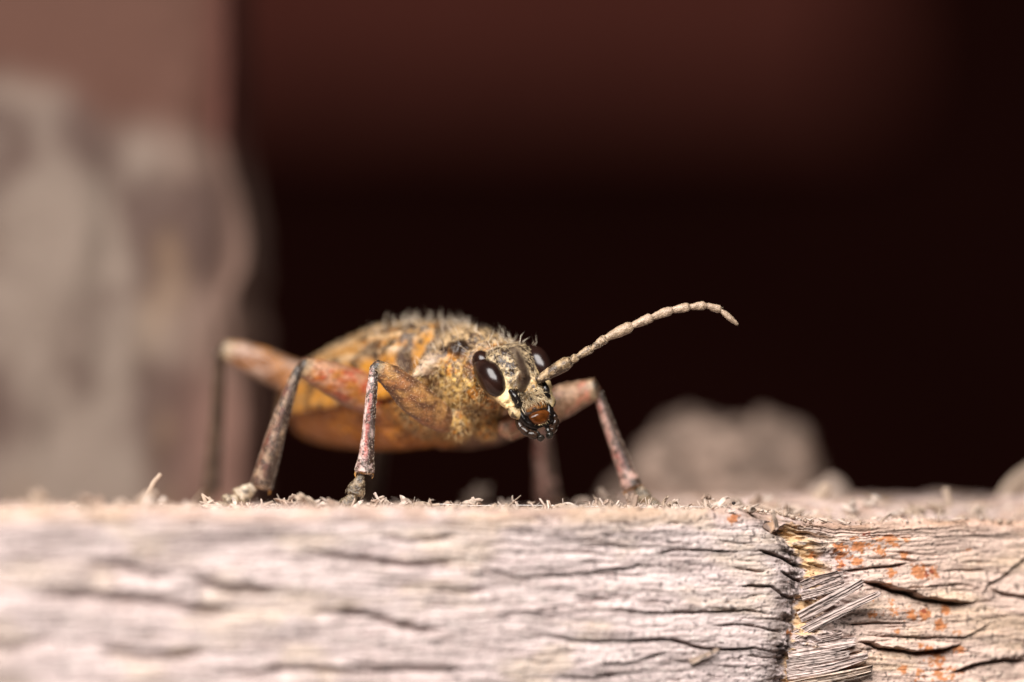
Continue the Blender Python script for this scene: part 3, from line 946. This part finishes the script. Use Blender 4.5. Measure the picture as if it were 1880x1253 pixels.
md = tmp.modifiers.new("r", 'REMESH'); md.mode = 'VOXEL'; md.voxel_size = .055
me = bpy.data.meshes.new_from_object(tmp.evaluated_get(bpy.context.evaluated_depsgraph_get()))
bpy.data.objects.remove(tmp)
n = len(me.vertices); co = np.empty(n * 3, np.float32); me.vertices.foreach_get("co", co); V = co.reshape(-1, 3).astype(float)
no = np.empty(n * 3, np.float32); me.vertices.foreach_get("normal", no); N = no.reshape(-1, 3).astype(float)
bodyF = [tuple(p.vertices) for p in me.polygons]
s, lat, z = body_coords(V); hx, hy, hz = head_coords(V)
is_head = sst(1.15, .75, s) * 1.0
# sculpting: frontal furrow, punctures, abdominal rings, transverse furrows of the prothorax
D = np.zeros(n)
D -= is_head * .10 * np.exp(-(hx / .10) ** 2) * sst(-.8, -.4, hz) * sst(-.1, .2, hy)
D -= is_head * .09 * np.exp(-((hz + 1.02) / .07) ** 2) * sst(.1, .3, hy)
pun = fbm(V * 4.2, 2, 15); D -= .07 * sst(.60, .74, pun)
D += .05 * (fbm(V * 9, 2, 16) - .5)
thor = sst(1.1, 1.3, s) * sst(4.5, 4.3, s)
D -= thor * .12 * (np.exp(-((s - 1.72) / .11) ** 2) + np.exp(-((s - 3.85) / .12) ** 2))
ab = sst(7.2, 7.8, s) * sst(4.2, 3.6, z)
D -= ab * .08 * np.exp(-(((s % 1.35) - .67) / .10) ** 2)
V = V + N * D[:, None]
body_V = V
# colours
mott = fbm(V * 2.6, 4, 17); mot2 = fbm(V * 6.5, 3, 18)
CREAM, OCHRE, DARK, ORANGE = np.array([.48, .355, .205]), np.array([.46, .185, .024]), np.array([.020, .011, .008]), np.array([.46, .165, .018])
C = np.tile(OCHRE, (n, 1))
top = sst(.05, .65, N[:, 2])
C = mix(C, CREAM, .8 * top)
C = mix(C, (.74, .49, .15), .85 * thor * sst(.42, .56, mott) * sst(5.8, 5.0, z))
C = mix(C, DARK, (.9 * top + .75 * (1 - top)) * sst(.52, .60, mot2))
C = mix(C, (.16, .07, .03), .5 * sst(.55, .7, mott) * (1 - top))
big = fbm(V * 1.35 + 3, 3, 29)
C = mix(C, (.085, .030, .010), .85 * thor * (1 - .6 * top) * sst(.50, .62, big))
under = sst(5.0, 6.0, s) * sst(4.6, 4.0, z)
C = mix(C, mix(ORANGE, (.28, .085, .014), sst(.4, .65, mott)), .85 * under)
# shiny dark calluses on the flanks of the prothorax
G = np.zeros(n)
for c, rr in ((BW(2.05, -1.25, 5.95), .36), (BW(1.75, -1.05, 6.1), .30), (BW(2.5, -1.45, 5.85), .28), (BW(3.75, -1.4, 5.65), .42), (BW(2.05, 1.25, 5.95), .36), (BW(3.75, 1.4, 5.65), .42)):
    k = sst(1.15, .65, np.linalg.norm(V - c, axis=1) / rr + .35 * (mot2 - .5))
    C = mix(C, DARK, .95 * k); G = np.maximum(G, k)
sp_ = sst(1.7, 2.1, np.abs(lat)) * sst(2.2, 2.5, s) * sst(3.7, 3.3, s)
C = mix(C, (.46, .33, .23), .8 * sp_)
# head
hc = mix(np.tile(CREAM, (n, 1)), DARK, .94 * sst(.45, .55, mot2))
hc = mix(hc, DARK, .92 * sst(.52, .60, fbm(V * 3.4, 3, 19)) * sst(-.3, .1, hz))
hc = mix(hc, DARK, .9 * sst(.36, .16, np.sqrt((np.abs(hx) - .62) ** 2 + (hz + .62) ** 2) + .3 * (mot2 - .5)))
hc = mix(hc, (.50, .28, .07), .6 * sst(-.35, -.65, hz) * sst(.35, .6, fbm(V * 5, 2, 23)))
chk = sst(.55, .70, np.abs(hx)) * sst(.35, .05, hz) * sst(-1.22, -1.05, hz)
hc = mix(hc, (.72, .53, .27), .96 * chk)
hc = mix(hc, (.05, .03, .02), .85 * sst(-.95, -1.1, hz) * sst(.55, .42, np.abs(hx)) * sst(.40, .6, mot2))
hc = mix(hc, (.40, .15, .025), .9 * sst(-1.34, -1.42, hz) * sst(.52, .42, np.abs(hx)) * sst(.1, .3, hy))
hc = mix(hc, DARK, .95 * sst(-1.58, -1.64, hz))
hc = mix(hc, DARK, .92 * sst(.36, .46, np.abs(hx)) * sst(.68, .58, np.abs(hx)) * sst(-.55, -.75, hz) * sst(.0, .2, hy))
C = mix(C, 0, is_head) + hc * is_head[:, None]
G = np.maximum(G, is_head * sst(.5, .65, mot2) * .6)
vx = is_head * sst(1.0, 1.15, hz) * sst(.15, .3, np.abs(hx)) * sst(.4, .55, mott + .1)
C = mix(C, DARK, .85 * vx)
SPK = 1 - .85 * np.clip(is_head * chk + under, 0, 1) - .5 * thor * (1 - top)
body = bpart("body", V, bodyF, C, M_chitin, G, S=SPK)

# --- hairs of the body
def flow_back(p): return np.tile(BK * .8 - np.array([0, 0, .5]), (len(p), 1))
Tm = lambda lo, hi: (lambda c, nn: ((c - ORG) @ BK > lo) & ((c - ORG) @ BK < hi))
def add_setae(V, F, parent, *a, **k):
    h = setae(V, F, *a, **k)
    if h is None: return
    o = link("setae", make_mesh("setae", h[0] - ROOT0, h[1], h[2]), M_hair, parent)
    tag(o, kind="stuff")
hair_sets = []
CALL = [BW(2.05, -1.25, 5.95), BW(1.75, -1.05, 6.1), BW(2.5, -1.45, 5.85), BW(3.75, -1.4, 5.65)]
def bald(c): return np.min([np.linalg.norm(c - q, axis=1) for q in CALL], axis=0) > .36
hair_sets.append(setae(V, bodyF, 1100, .17, .009, lambda p: np.tile(-HU, (len(p), 1)), .35, (.66, .52, .33), (.40, .28, .15), 5,
      mask=lambda c, nn: ((c - ORG) @ BK < .95) & ((c - HC) @ HU > -1.3) & ~((np.abs((c - HC) @ HL) > .6) & ((c - HC) @ HU < .1)), jit=.5))
hair_sets.append(setae(V, bodyF, 2400, .24, .010, flow_back, .5, (.66, .52, .33), (.42, .26, .10), 6, mask=lambda c, nn: Tm(1.1, 5.0)(c, nn) & bald(c), jit=.55))
hair_sets.append(setae(V, bodyF, 1500, .36, .011, lambda p: np.tile(np.array([0, -.2, -1.0]), (len(p), 1)), .6, (.72, .53, .26), (.42, .22, .06), 7,
      mask=lambda c, nn: ((c - ORG) @ BK > .9) & ((c - ORG) @ BK < 5.0) & (c[:, 2] < 5.0), jit=.6))
hair_sets.append(setae(V, bodyF, 2600, .22, .011, flow_back, .35, (.46, .23, .06), (.30, .12, .025), 8, mask=Tm(5.0, 15), jit=.4))
hair_sets.append(setae(V, bodyF, 75, .62, .013, (0, 0, 1), 1.25, (.78, .66, .52), (.55, .42, .30), 9,
      mask=lambda c, nn: ((c - ORG) @ BK > .2) & ((c - ORG) @ BK < 4.4) & (nn[:, 2] > .5), jit=.9))
# muzzle: a fringe of pale bristles on the clypeus
hair_sets.append(setae(V, bodyF, 260, .30, .013, lambda p: np.tile(-HU, (len(p), 1)), .7, (.85, .72, .50), (.60, .42, .22), 10,
      mask=lambda c, nn: ((c - HC) @ HU > -1.4) & ((c - HC) @ HU < -.8) & (np.abs((c - HC) @ HL) < .6) & ((c - HC) @ HN > .2), jit=.35))
# --- eyes: kidney-shaped, bulging
def eye(sg):
    c = np.array([sg * .99, -.06, .26])
    V, F = ellipsoid((0, 0, 0), (1, 1, 1), nu=40, nv=28)
    # a along the long axis (down the face), b across the side, o outwards
    V0 = V.copy()
    a, b, oo = V[:, 2], V[:, 1], V[:, 0]
    x = oo * .46; y = b * .62; zz = a * .88
    bend = .42 * (zz / .70) ** 2                        # kidney: ends swing back/out from the antenna
    y = y * (1 - .20 * np.abs(a) ** 2) + .0 - .42 * np.maximum(a, 0) ** 1.5 + .16 * np.maximum(-a, 0)
    notch = np.exp(-((a + .05) / .32) ** 2) * sst(.2, 1, b)
    y = y - .05 * notch
    loc = np.stack([sg * x, y, zz], 1) + c
    W = HC + loc[:, :1] * HL + loc[:, 1:2] * HN + loc[:, 2:] * HU
    if sg < 0: F = [f[::-1] for f in F]
    V2, F2 = ellipsoid((0, 0, 0), (.36, .42, .46), nu=28, nv=20)
    l2 = V2 + np.array([sg * .84, -.52, 1.02])
    W2 = HC + l2[:, :1] * HL + l2[:, 1:2] * HN + l2[:, 2:] * HU
    if sg < 0: F2 = [f[::-1] for f in F2]
    W, F = join([(W, F), (W2, F2)])
    C = mix((.021, .0075, .005), (.010, .005, .004), vn(W * 2, 4))
    return bpart("eye", W, F, C, M_eye, parent=body)
eye(-1); eye(1)

# --- mouthparts
def mlimb(name, pts, rad, col, flat=1.0, mat=None, label=None, n=14, seed=0):
    V, F, u, a = limb(pts, rad, flat=flat, side=HN, n=n, sub=6)
    V = V + .03 * (np.stack([vn(V * 8 + seed, 3), vn(V * 8 + 5, 4), vn(V * 8 + 1, 5)], 1) - .5)
    c = np.tile(np.array(col, float), (len(V), 1)); c = mix(c, c * .4, sst(.4, .7, fbm(V * 6, 3, 9)))
    return bpart(name, V, F, c, mat or M_black, parent=body, G=np.zeros(len(V)))
lab = mlimb("labrum", [HW(0, .30, -1.74), HW(0, .36, -1.85), HW(0, .32, -1.97)], [.37, .42, .37], (.125, .036, .007), flat=.36)
for sg in (-1, 1):
    mlimb("mandible", [HW(sg * .56, .12, -1.20), HW(sg * .58, .14, -1.55), HW(sg * .46, .12, -1.90), HW(sg * .26, .12, -2.12), HW(sg * .02, .12, -2.16)], [.13, .17, .18, .15, .08], (.010, .007, .006), flat=.9, seed=sg + 2)
    for k, (pa, pb, r1, r2) in enumerate([((.66, -.10, -1.62), (.70, -.02, -1.98), .13, .15), ((.70, -.02, -1.99), (.58, .04, -2.26), .12, .15), ((.57, .04, -2.28), (.34, .08, -2.46), .11, .15)]):
        a_, b_ = HW(sg * pa[0], pa[1], pa[2]), HW(sg * pb[0], pb[1], pb[2])
        mlimb("palp_joint", [a_, a_ * .5 + b_ * .5, b_], [r1 * .9, r2, r2 * .95], (.030, .016, .010), seed=sg + 5 + k)
    for k, (pa, pb, r1) in enumerate([((.26, -.05, -2.0), (.26, .02, -2.28), .11), ((.26, .02, -2.29), (.21, .05, -2.46), .10), ((.20, .05, -2.50), (.17, .08, -2.66), .145)]):
        a_, b_ = HW(sg * pa[0], pa[1], pa[2]), HW(sg * pb[0], pb[1], pb[2])
        mlimb("palp_joint", [a_, a_ * .5 + b_ * .5, b_], [r1 * .7, r1, r1 * .85], (.022, .018, .014), seed=sg + 8 + k)
    mlimb("cheek_lobe", [HW(sg * .78, .06, -1.12), HW(sg * .72, .10, -1.42), HW(sg * .52, .14, -1.72)], [.17, .22, .10], (.55, .40, .20), mat=M_chitin, seed=sg + 11)
    mlimb("mandible_base", [HW(sg * .66, .36, -.62), HW(sg * .62, .42, -.92), HW(sg * .60, .36, -1.25)], [.10, .15, .13], (.012, .009, .008), seed=sg + 14)

lv = np.array([v.co for v in lab.data.vertices]) + ROOT0
hair_sets.append(setae(lv, [tuple(p.vertices) for p in lab.data.polygons], 46, .26, .013, lambda p: np.tile(-HU, (len(p), 1)), .6, (.80, .62, .36), (.50, .30, .12), 12,
      mask=lambda c, nn: (nn @ HN > .3) * 1.0, jit=.3))
HVs, HFs, HCs, k = [], [], [], 0
for h in hair_sets:
    HVs.append(h[0]); HFs.append(h[1] + k); HCs.append(h[2]); k += len(h[0])
o = link("setae", make_mesh("setae", np.vstack(HVs) - ROOT0, np.vstack(HFs), np.vstack(HCs)), M_hair, body); tag(o, kind="stuff")

# --- wing covers with raised ribs
ET = np.array([(4.15, 1.35, 6.45, 5.0), (4.35, 2.00, 6.78, 4.85), (4.75, 2.42, 6.95, 4.7), (5.6, 2.58, 7.02, 4.6), (7.2, 2.66, 6.98, 4.5), (9.2, 2.66, 6.62, 4.3), (11.2, 2.45, 6.05, 4.1),
               (13.0, 1.95, 5.35, 3.9), (14.3, 1.25, 4.75, 3.75), (15.1, .5, 4.3, 3.7), (15.3, .12, 4.15, 3.75)])
def wing_cover(sg):
    T = catmull(ET, 10); m = len(T); k = 46
    V, U, Aa = [], [], []
    ang = np.linspace(0, math.radians(100), k)
    for i in range(m):
        s_, hw, zt, zm = T[i]
        for a in ang:
            ca, sa = math.cos(a), math.sin(a)
            e = .82
            la = hw * (abs(sa) ** e); zz = zm + (zt - zm) * (abs(ca) ** e) * (1 if ca > 0 else -1)
            V.append((s_, max(la, .012), zz)); U.append(i / (m - 1)); Aa.append(a)
    V = np.array(V); Aa = np.degrees(np.array(Aa)); U = np.array(U)
    cen = np.stack([V[:, 0], np.zeros(len(V)), 4.4 + 0 * U], 1)
    nrm = V - cen; nrm[:, 0] = 0; nrm /= np.linalg.norm(nrm, axis=1)[:, None] + 1e-9
    ribs = sum(np.exp(-((Aa - r_) / 4.5) ** 2) for r_ in (24, 45, 66)) * sst(.02, .12, U) * sst(.95, .75, U)
    rim = np.exp(-((Aa - 96) / 4) ** 2)
    sh = np.exp(-((V[:, 0] - 4.75) / .55) ** 2 - ((Aa - 62) / 22) ** 2)
    D = .12 * ribs + .10 * rim + .28 * sh
    rough_ = fbm(V * 3.2 + 5, 3, 24); D = D + .13 * (rough_ - .5) - .06 * sst(.58, .7, fbm(V * 5.5, 2, 25))
    O = V + nrm * D[:, None]; I = V - nrm * .10
    O[:, 1] = np.maximum(O[:, 1], .012); I[:, 1] = np.maximum(I[:, 1], .012)
    W = np.vstack([O, I]); nv = m * k
    F = []
    for i in range(m - 1):
        for j in range(k - 1):
            a = i * k + j
            F.append((a, a + 1, a + k + 1, a + k)); F.append((nv + a, nv + a + k, nv + a + k + 1, nv + a + 1))
        for j, fl in ((0, 1), (k - 1, 0)):
            a = i * k + j; q = (a, a + k, nv + a + k, nv + a); F.append(q if fl else q[::-1])
    for i, fl in ((0, 0), (m - 1, 1)):
        for j in range(k - 1):
            a = i * k + j; q = (a, a + 1, nv + a + 1, nv + a); F.append(q[::-1] if fl else q)
    if sg < 0: F = [f[::-1] for f in F]
    X = ORG + W[:, :1] * BK + sg * W[:, 1:2] * LT + W[:, 2:] * np.array([0, 0, 1.0])
    A2 = np.hstack([Aa, Aa]); U2 = np.hstack([U, U]); rb = np.hstack([ribs, ribs]); rm = np.hstack([rim, rim]); sh2 = np.hstack([sh, sh])
    m1, m2 = fbm(X * 1.5, 4, 26), fbm(X * 5, 3, 27)
    C = mix((.50, .215, .022), (.33, .12, .012), sst(.4, .65, m1))
    C = mix(C, (.52, .38, .23), .8 * sst(52, 20, A2) * sst(.40, .55, m2))
    C = mix(C, (.58, .42, .26), .8 * np.clip(rb, 0, 1))
    C = mix(C, (.03, .016, .009), .9 * sst(.52, .64, m2) * sst(80, 45, A2))
    C = mix(C, (.035, .016, .009), .92 * sst(.52, .60, m1))
    dk = sst(.55, .85, np.exp(-((W[:, 0] - 4.95) / .50) ** 2 - ((A2 - 60) / 17) ** 2))
    C = mix(C, (.03, .015, .01), .92 * dk)
    G = .9 * dk + .25
    o = bpart("wing_cover", X, F, C, M_chitin, G, S=.25 + .6 * sst(60, 25, A2))
    add_setae(X, F, o, 1900, .22, .011, flow_back, .4, (.78, .62, .40), (.52, .32, .12), 31 + sg, mask=lambda c, nn: (nn[:, 2] > -.2) * 1.0, jit=.4)
    add_setae(X, F, o, 45, .55, .013, (0, 0, 1), 1.2, (.78, .66, .52), (.55, .42, .30), 35 + sg, mask=lambda c, nn: ((nn[:, 2] > .6) & ((c - ORG) @ BK < 7)) * 1.0, jit=.9)
wing_cover(-1); wing_cover(1)

# --- antennae: 11 joints each
def seg_mesh(a, b, ra, rm, rb, k):
    """club-shaped joint from a to b"""
    d = b - a
    return limb([a, a + d * .25, a + d * .6, a + d * .86, b], [ra, ra * .6 + rm * .45, rm, rb, rb * .72], n=14, sub=5, cap=.35)
def antenna(pts, wid, tones, label):
    par = None
    for k in range(len(pts) - 1):
        a, b = np.array(pts[k]), np.array(pts[k + 1])
        r = wid[k] * .5
        d = b - a
        last = k == len(pts) - 2
        V, F, u, ag = seg_mesh(a - d * .03, b + d * .015, r * .55, r * (.95 if not last else .9), r * (1.0 if not last else .55), k)
        V = V + .035 * (np.stack([vn(V * 9, 3), vn(V * 9 + 5, 4), vn(V * 9 + 1, 5)], 1) - .5)
        st = fbm(np.stack([ag * 1.6, u * 9, u * 0 + k * 7.], 1), 3, 33)
        base = np.array(tones[0]) * (1 - min(k / 5, 1)) + np.array(tones[1]) * min(k / 5, 1)
        C = mix(base, (.035, .02, .014), (.9 if k < 1 else .75 if k < 4 else .22) * sst(.40 if k < 1 else .52, .52 if k < 1 else .62, st))
        C = mix(C, (.05, .03, .02), .92 * np.maximum(sst(.14, .05, u), sst(.90, .95, u)) * (not last))
        nm = "antenna" if k == 0 else "antenna_joint"
        o = bpart(nm, V, F, C, M_chitin, G=np.full(len(V), .35 if k == 0 else .12), parent=par, S=np.full(len(V), .8 if k == 0 else .45 if k < 4 else .15))
        if k == 0: par = o; par["label"] = label
        dd = d / np.linalg.norm(d)
        add_setae(V, F, par, 150 if k else 260, .10, .007, lambda p, dd=dd: np.tile(dd, (len(p), 1)), .35, (.60, .48, .34), (.36, .26, .16), 40 + k, jit=.2)
aR = [(988,698,-.02),(1046,664,-.1),(1059,656,-.1),(1087,640,-.1),(1113,621,-.1),(1159,599,-.05),(1197,583,0),(1233,570,0),(1265,564,.1),(1296,561,.2),(1322,569,.3),(1354,596,.4)]
wR = [.50, .30, .31, .33, .42, .35, .35, .33, .31, .29, .26]
antenna([P(*q) for q in aR], wR, ((.38, .26, .14), (.42, .30, .21)), "raised jointed antenna curving out to its tip")
aL = [(958,714,-.38),(963,690,-1.6),(963,684,-2.0),(961,676,-2.7),(958,668,-3.5),(955,660,-4.5),(952,653,-5.4),(950,648,-6.2),(948,644,-7.0),(947,641,-7.7),(946,639,-8.3),(945,637,-9.0)]
wL = [.48, .30, .31, .33, .40, .35, .35, .33, .31, .29, .26]
antenna([P(*q) for q in aL], wL, ((.09, .045, .018), (.19, .13, .085)), "antenna pointing forward past the head")

# --- legs: femur with tibia, tarsal joints and claws
def leg(femur, frad, tibia, trad, tarsus, tarad, tone, seed, label=None, stripe=True, foot=((.05, .035, .02), (.24, .17, .10))):
    fp = [np.array(q) for q in femur]
    V, F, u, a = limb(fp, frad, flat=.72, n=22, sub=7)
    V = V + .06 * (np.stack([vn(V * 4, 3), vn(V * 4 + 5, 4), vn(V * 4 + 1, 5)], 1) - .5)
    m1, m2 = fbm(V * 2.2 + seed, 4, 51), fbm(np.stack([np.cos(a) * 2.6, u * 15, np.sin(a) * 2.6], 1) + seed, 4, 52, .6)
    C = mix(tone[0], tone[1], sst(.4, .62, m1))
    C = mix(C, tone[2], .88 * sst(.47, .58, m2))
    C = mix(C, (.36, .28, .17), .8 * sst(.80, .90, u)); C = mix(C, (.016, .011, .008), .95 * sst(.90, .93, u))
    C = mix(C, np.array(tone[2]) * .45, .65 * sst(.55, .9, np.abs(np.cos(a))) * sst(.42, .56, m2 + .06))  # femur edges darkened to paint in the shade of its underside
    par = bpart("leg", V, F, C, M_chitin, G=np.full(len(V), .25), S=np.full(len(V), .35))
    if label: par["label"] = label
    d = fp[-1] - fp[0]; d = d / np.linalg.norm(d)
    add_setae(V, F, par, 1000, .15, .0095, d, .32, (.64, .45, .28), tuple(tone[1]), seed + 1, jit=.35)
    # tibia
    tp = [np.array(q) for q in tibia]
    V, F, u, a = limb(tp, trad, flat=.75, n=20, sub=7, cap=.25)
    V = V + .04 * (np.stack([vn(V * 6, 3), vn(V * 6 + 5, 4), vn(V * 6 + 1, 5)], 1) - .5)
    m2 = fbm(np.stack([np.cos(a) * 1.5, u * 16, np.sin(a) * 1.5 + seed], 1), 3, 53)
    C = mix(tone[3], tone[4], sst(.45, .62, m2))
    front = np.cos(a - math.radians(62))
    if stripe: C = mix(C, (.30, .035, .02), .85 * sst(.93, .98, np.cos(a - math.radians(78))) * sst(.25, .40, u) * sst(.86, .74, u))
    C = mix(C, (.03, .018, .014), .95 * sst(.35, .7, np.cos(a - math.radians(150))) * sst(.36, .50, m2 + .30 * (1 - u)))
    C = mix(C, (.016, .011, .008), .95 * sst(.20, .10, u + .25 * (m2 - .5)))
    C = mix(C, (.05, .03, .02), .75 * sst(.78, .92, u) * sst(.42, .58, m2))
    C = mix(C, (.55, .27, .05), .85 * sst(.945, .97, u))
    tb = bpart("tibia", V, F, C, M_chitin, G=np.full(len(V), .35), parent=par)
    d = tp[-1] - tp[0]; d = d / np.linalg.norm(d)
    add_setae(V, F, par, 850, .17, .0095, d, .55, (.85, .74, .62), (.55, .40, .28), seed + 2, jit=.2)
    # spurs
    e = tp[-1]; w = np.cross(d, [0, -1, 0]); w /= np.linalg.norm(w)
    for sg in (-1, 1):
        V, F, u, a = limb([e + w * sg * trad[-1] * .7 - d * .08, e + w * sg * trad[-1] * .85 + d * .12, e + w * sg * trad[-1] * .8 + d * .24], [.05, .04, .01], n=8)
        bpart("spur", V, F, np.tile([[.45, .22, .06]], (len(V), 1)), M_chitin, G=np.full(len(V), .5), parent=par)
    # tarsus
    tq = [np.array(q) for q in tarsus]
    for k in range(len(tq) - 1):
        A_, B_ = tq[k], tq[k + 1]; dd = B_ - A_
        r = tarad[k]
        V, F, u, a = limb([A_ - dd * .05, A_ + dd * .3, A_ + dd * .75, B_ + dd * .06], [r * .32, r * .60, r * .98, r * 1.12], flat=.42, n=14, sub=5, cap=.12)
        V = V + .05 * (np.stack([vn(V * 7, 3), vn(V * 7 + 5, 4), vn(V * 7 + 1, 5)], 1) - .5)
        C = mix(foot[0], foot[1], sst(.35, .65, fbm(V * 7, 3, 55)))
        C = mix(C, (.55, .30, .06), .8 * sst(.9, .97, u))
        bpart("tarsus_joint", V, F, C, M_chitin, G=np.full(len(V), .3), parent=par)
        add_setae(V, F, par, 320, .15, .010, dd / np.linalg.norm(dd), .45, (.52, .42, .28), (.16, .11, .07), seed + 5 + k, jit=.25)
    A_ = tq[-1]; dd = tq[-1] - tq[-2]; dd = dd / np.linalg.norm(dd)
    for sg in (-1, 1):
        w = np.cross(dd, [0, 0, 1]); w /= np.linalg.norm(w)
        V, F, u, a = limb([A_, A_ + dd * .18 + w * sg * .10, A_ + dd * .32 + w * sg * .15 - np.array([0, 0, .10])], [.05, .035, .008], n=8)
        bpart("claw", V, F, np.tile([[.10, .05, .02]], (len(V), 1)), M_chitin, G=np.full(len(V), .6), parent=par)

T_FORE = ((.44, .23, .08), (.34, .14, .05), (.11, .045, .025), (.60, .44, .40), (.30, .14, .12))
T_MID = ((.38, .145, .028), (.36, .060, .026), (.50, .27, .16), (.30, .20, .13), (.12, .042, .028))
T_HIND = ((.38, .145, .022), (.18, .065, .018), (.44, .30, .23), (.09, .055, .035), (.045, .025, .015))
T_FAR = ((.46, .29, .19), (.42, .16, .10), (.26, .15, .08), (.46, .28, .23), (.28, .10, .080))
# image-left fore leg
leg([P(838,782,2.6), P(806,766,1.9), P(762,732,1.1), P(718,693,.6), P(690,676,.35)], [.34, .54, .62, .46, .31],
    [P(687,672,.3), P(684,705,.1), P(679,760,-.05), P(674,820,-.15), P(669,866,-.2)], [.15, .19, .22, .26, .38],
    [P(664,872,-.2), P(652,905,-.25), P(638,928,-.35), P(629,938,-.45)], [.33, .30, .12], T_FORE, 1, "front leg in focus with a red striped tibia")
# image-left middle leg
leg([P(760,770,5.2), P(720,745,4.6), P(655,716,3.8), P(595,690,3.0), P(556,674,2.6)], [.55, .68, .74, .58, .36],
    [P(549,676,2.5), P(534,715,2.5), P(512,780,2.6), P(494,845,2.7), P(480,892,2.8)], [.16, .24, .33, .40, .44],
    [P(472,890,2.8), P(440,912,2.6), P(418,924,2.4), P(404,929,2.2)], [.34, .30, .12], T_MID, 20, stripe=False, foot=((.30, .22, .14), (.55, .45, .34)), label="middle leg with a reddish thigh")
# image-left hind leg
leg([P(640,735,10.2), P(590,716,9.7), P(530,690,9.3), P(460,658,9.0), P(412,642,9.0)], [.5, .62, .66, .55, .36],
    [P(404,646,9.0), P(402,700,9.4), P(398,780,9.9), P(392,850,10.3), P(388,900,10.6)], [.20, .25, .28, .32, .36],
    [P(386,898,10.6), P(376,918,10.9), P(366,928,11.2)], [.26, .20], T_HIND, 40, stripe=False, label="hind leg bent beside the post")
# image-right fore leg
leg([P(930,790,2.6), P(975,765,2.9), P(1030,738,3.2), P(1065,724,3.4), P(1090,716,3.4)], [.45, .62, .62, .52, .42],
    [P(1099,722,3.4), P(1111,760,3.4), P(1131,815,3.4), P(1148,862,3.3), P(1161,895,3.2)], [.16, .22, .27, .32, .40],
    [P(1166,892,3.2), P(1184,915,3.0), P(1202,930,2.8), P(1216,935,2.6)], [.26, .24, .12], T_FAR, 60, stripe=False, label="front leg reaching out below the raised antenna")
# image-right middle leg
leg([P(810,800,6.2), P(860,795,7.2), P(920,780,8.6), P(965,755,9.8), P(985,735,10.4)], [.5, .62, .64, .55, .36],
    [P(990,735,10.5), P(994,790,10.8), P(999,850,11.2), P(1003,895,11.5), P(1005,920,11.6)], [.22, .30, .38, .44, .46],
    [P(1006,916,11.6), P(1018,926,11.9), P(1028,930,12.2)], [.3, .22], T_FAR, 80, stripe=False, label="middle leg on the far side, behind the head")
# image-right hind leg, hidden behind the body
leg([P(690,790,10.5), P(705,790,11.2), P(715,770,12.4), P(712,745,13.6), P(708,730,14.2)], [.45, .58, .62, .5, .34],
    [P(706,732,14.3), P(700,780,14.9), P(692,840,15.6), P(684,890,16.2), P(680,918,16.6)], [.20, .26, .30, .34, .38],
    [P(680,914,16.6), P(668,925,17.0), P(660,928,17.3)], [.28, .2], T_HIND, 95, stripe=False, label="hind leg on the far side, behind the front leg")
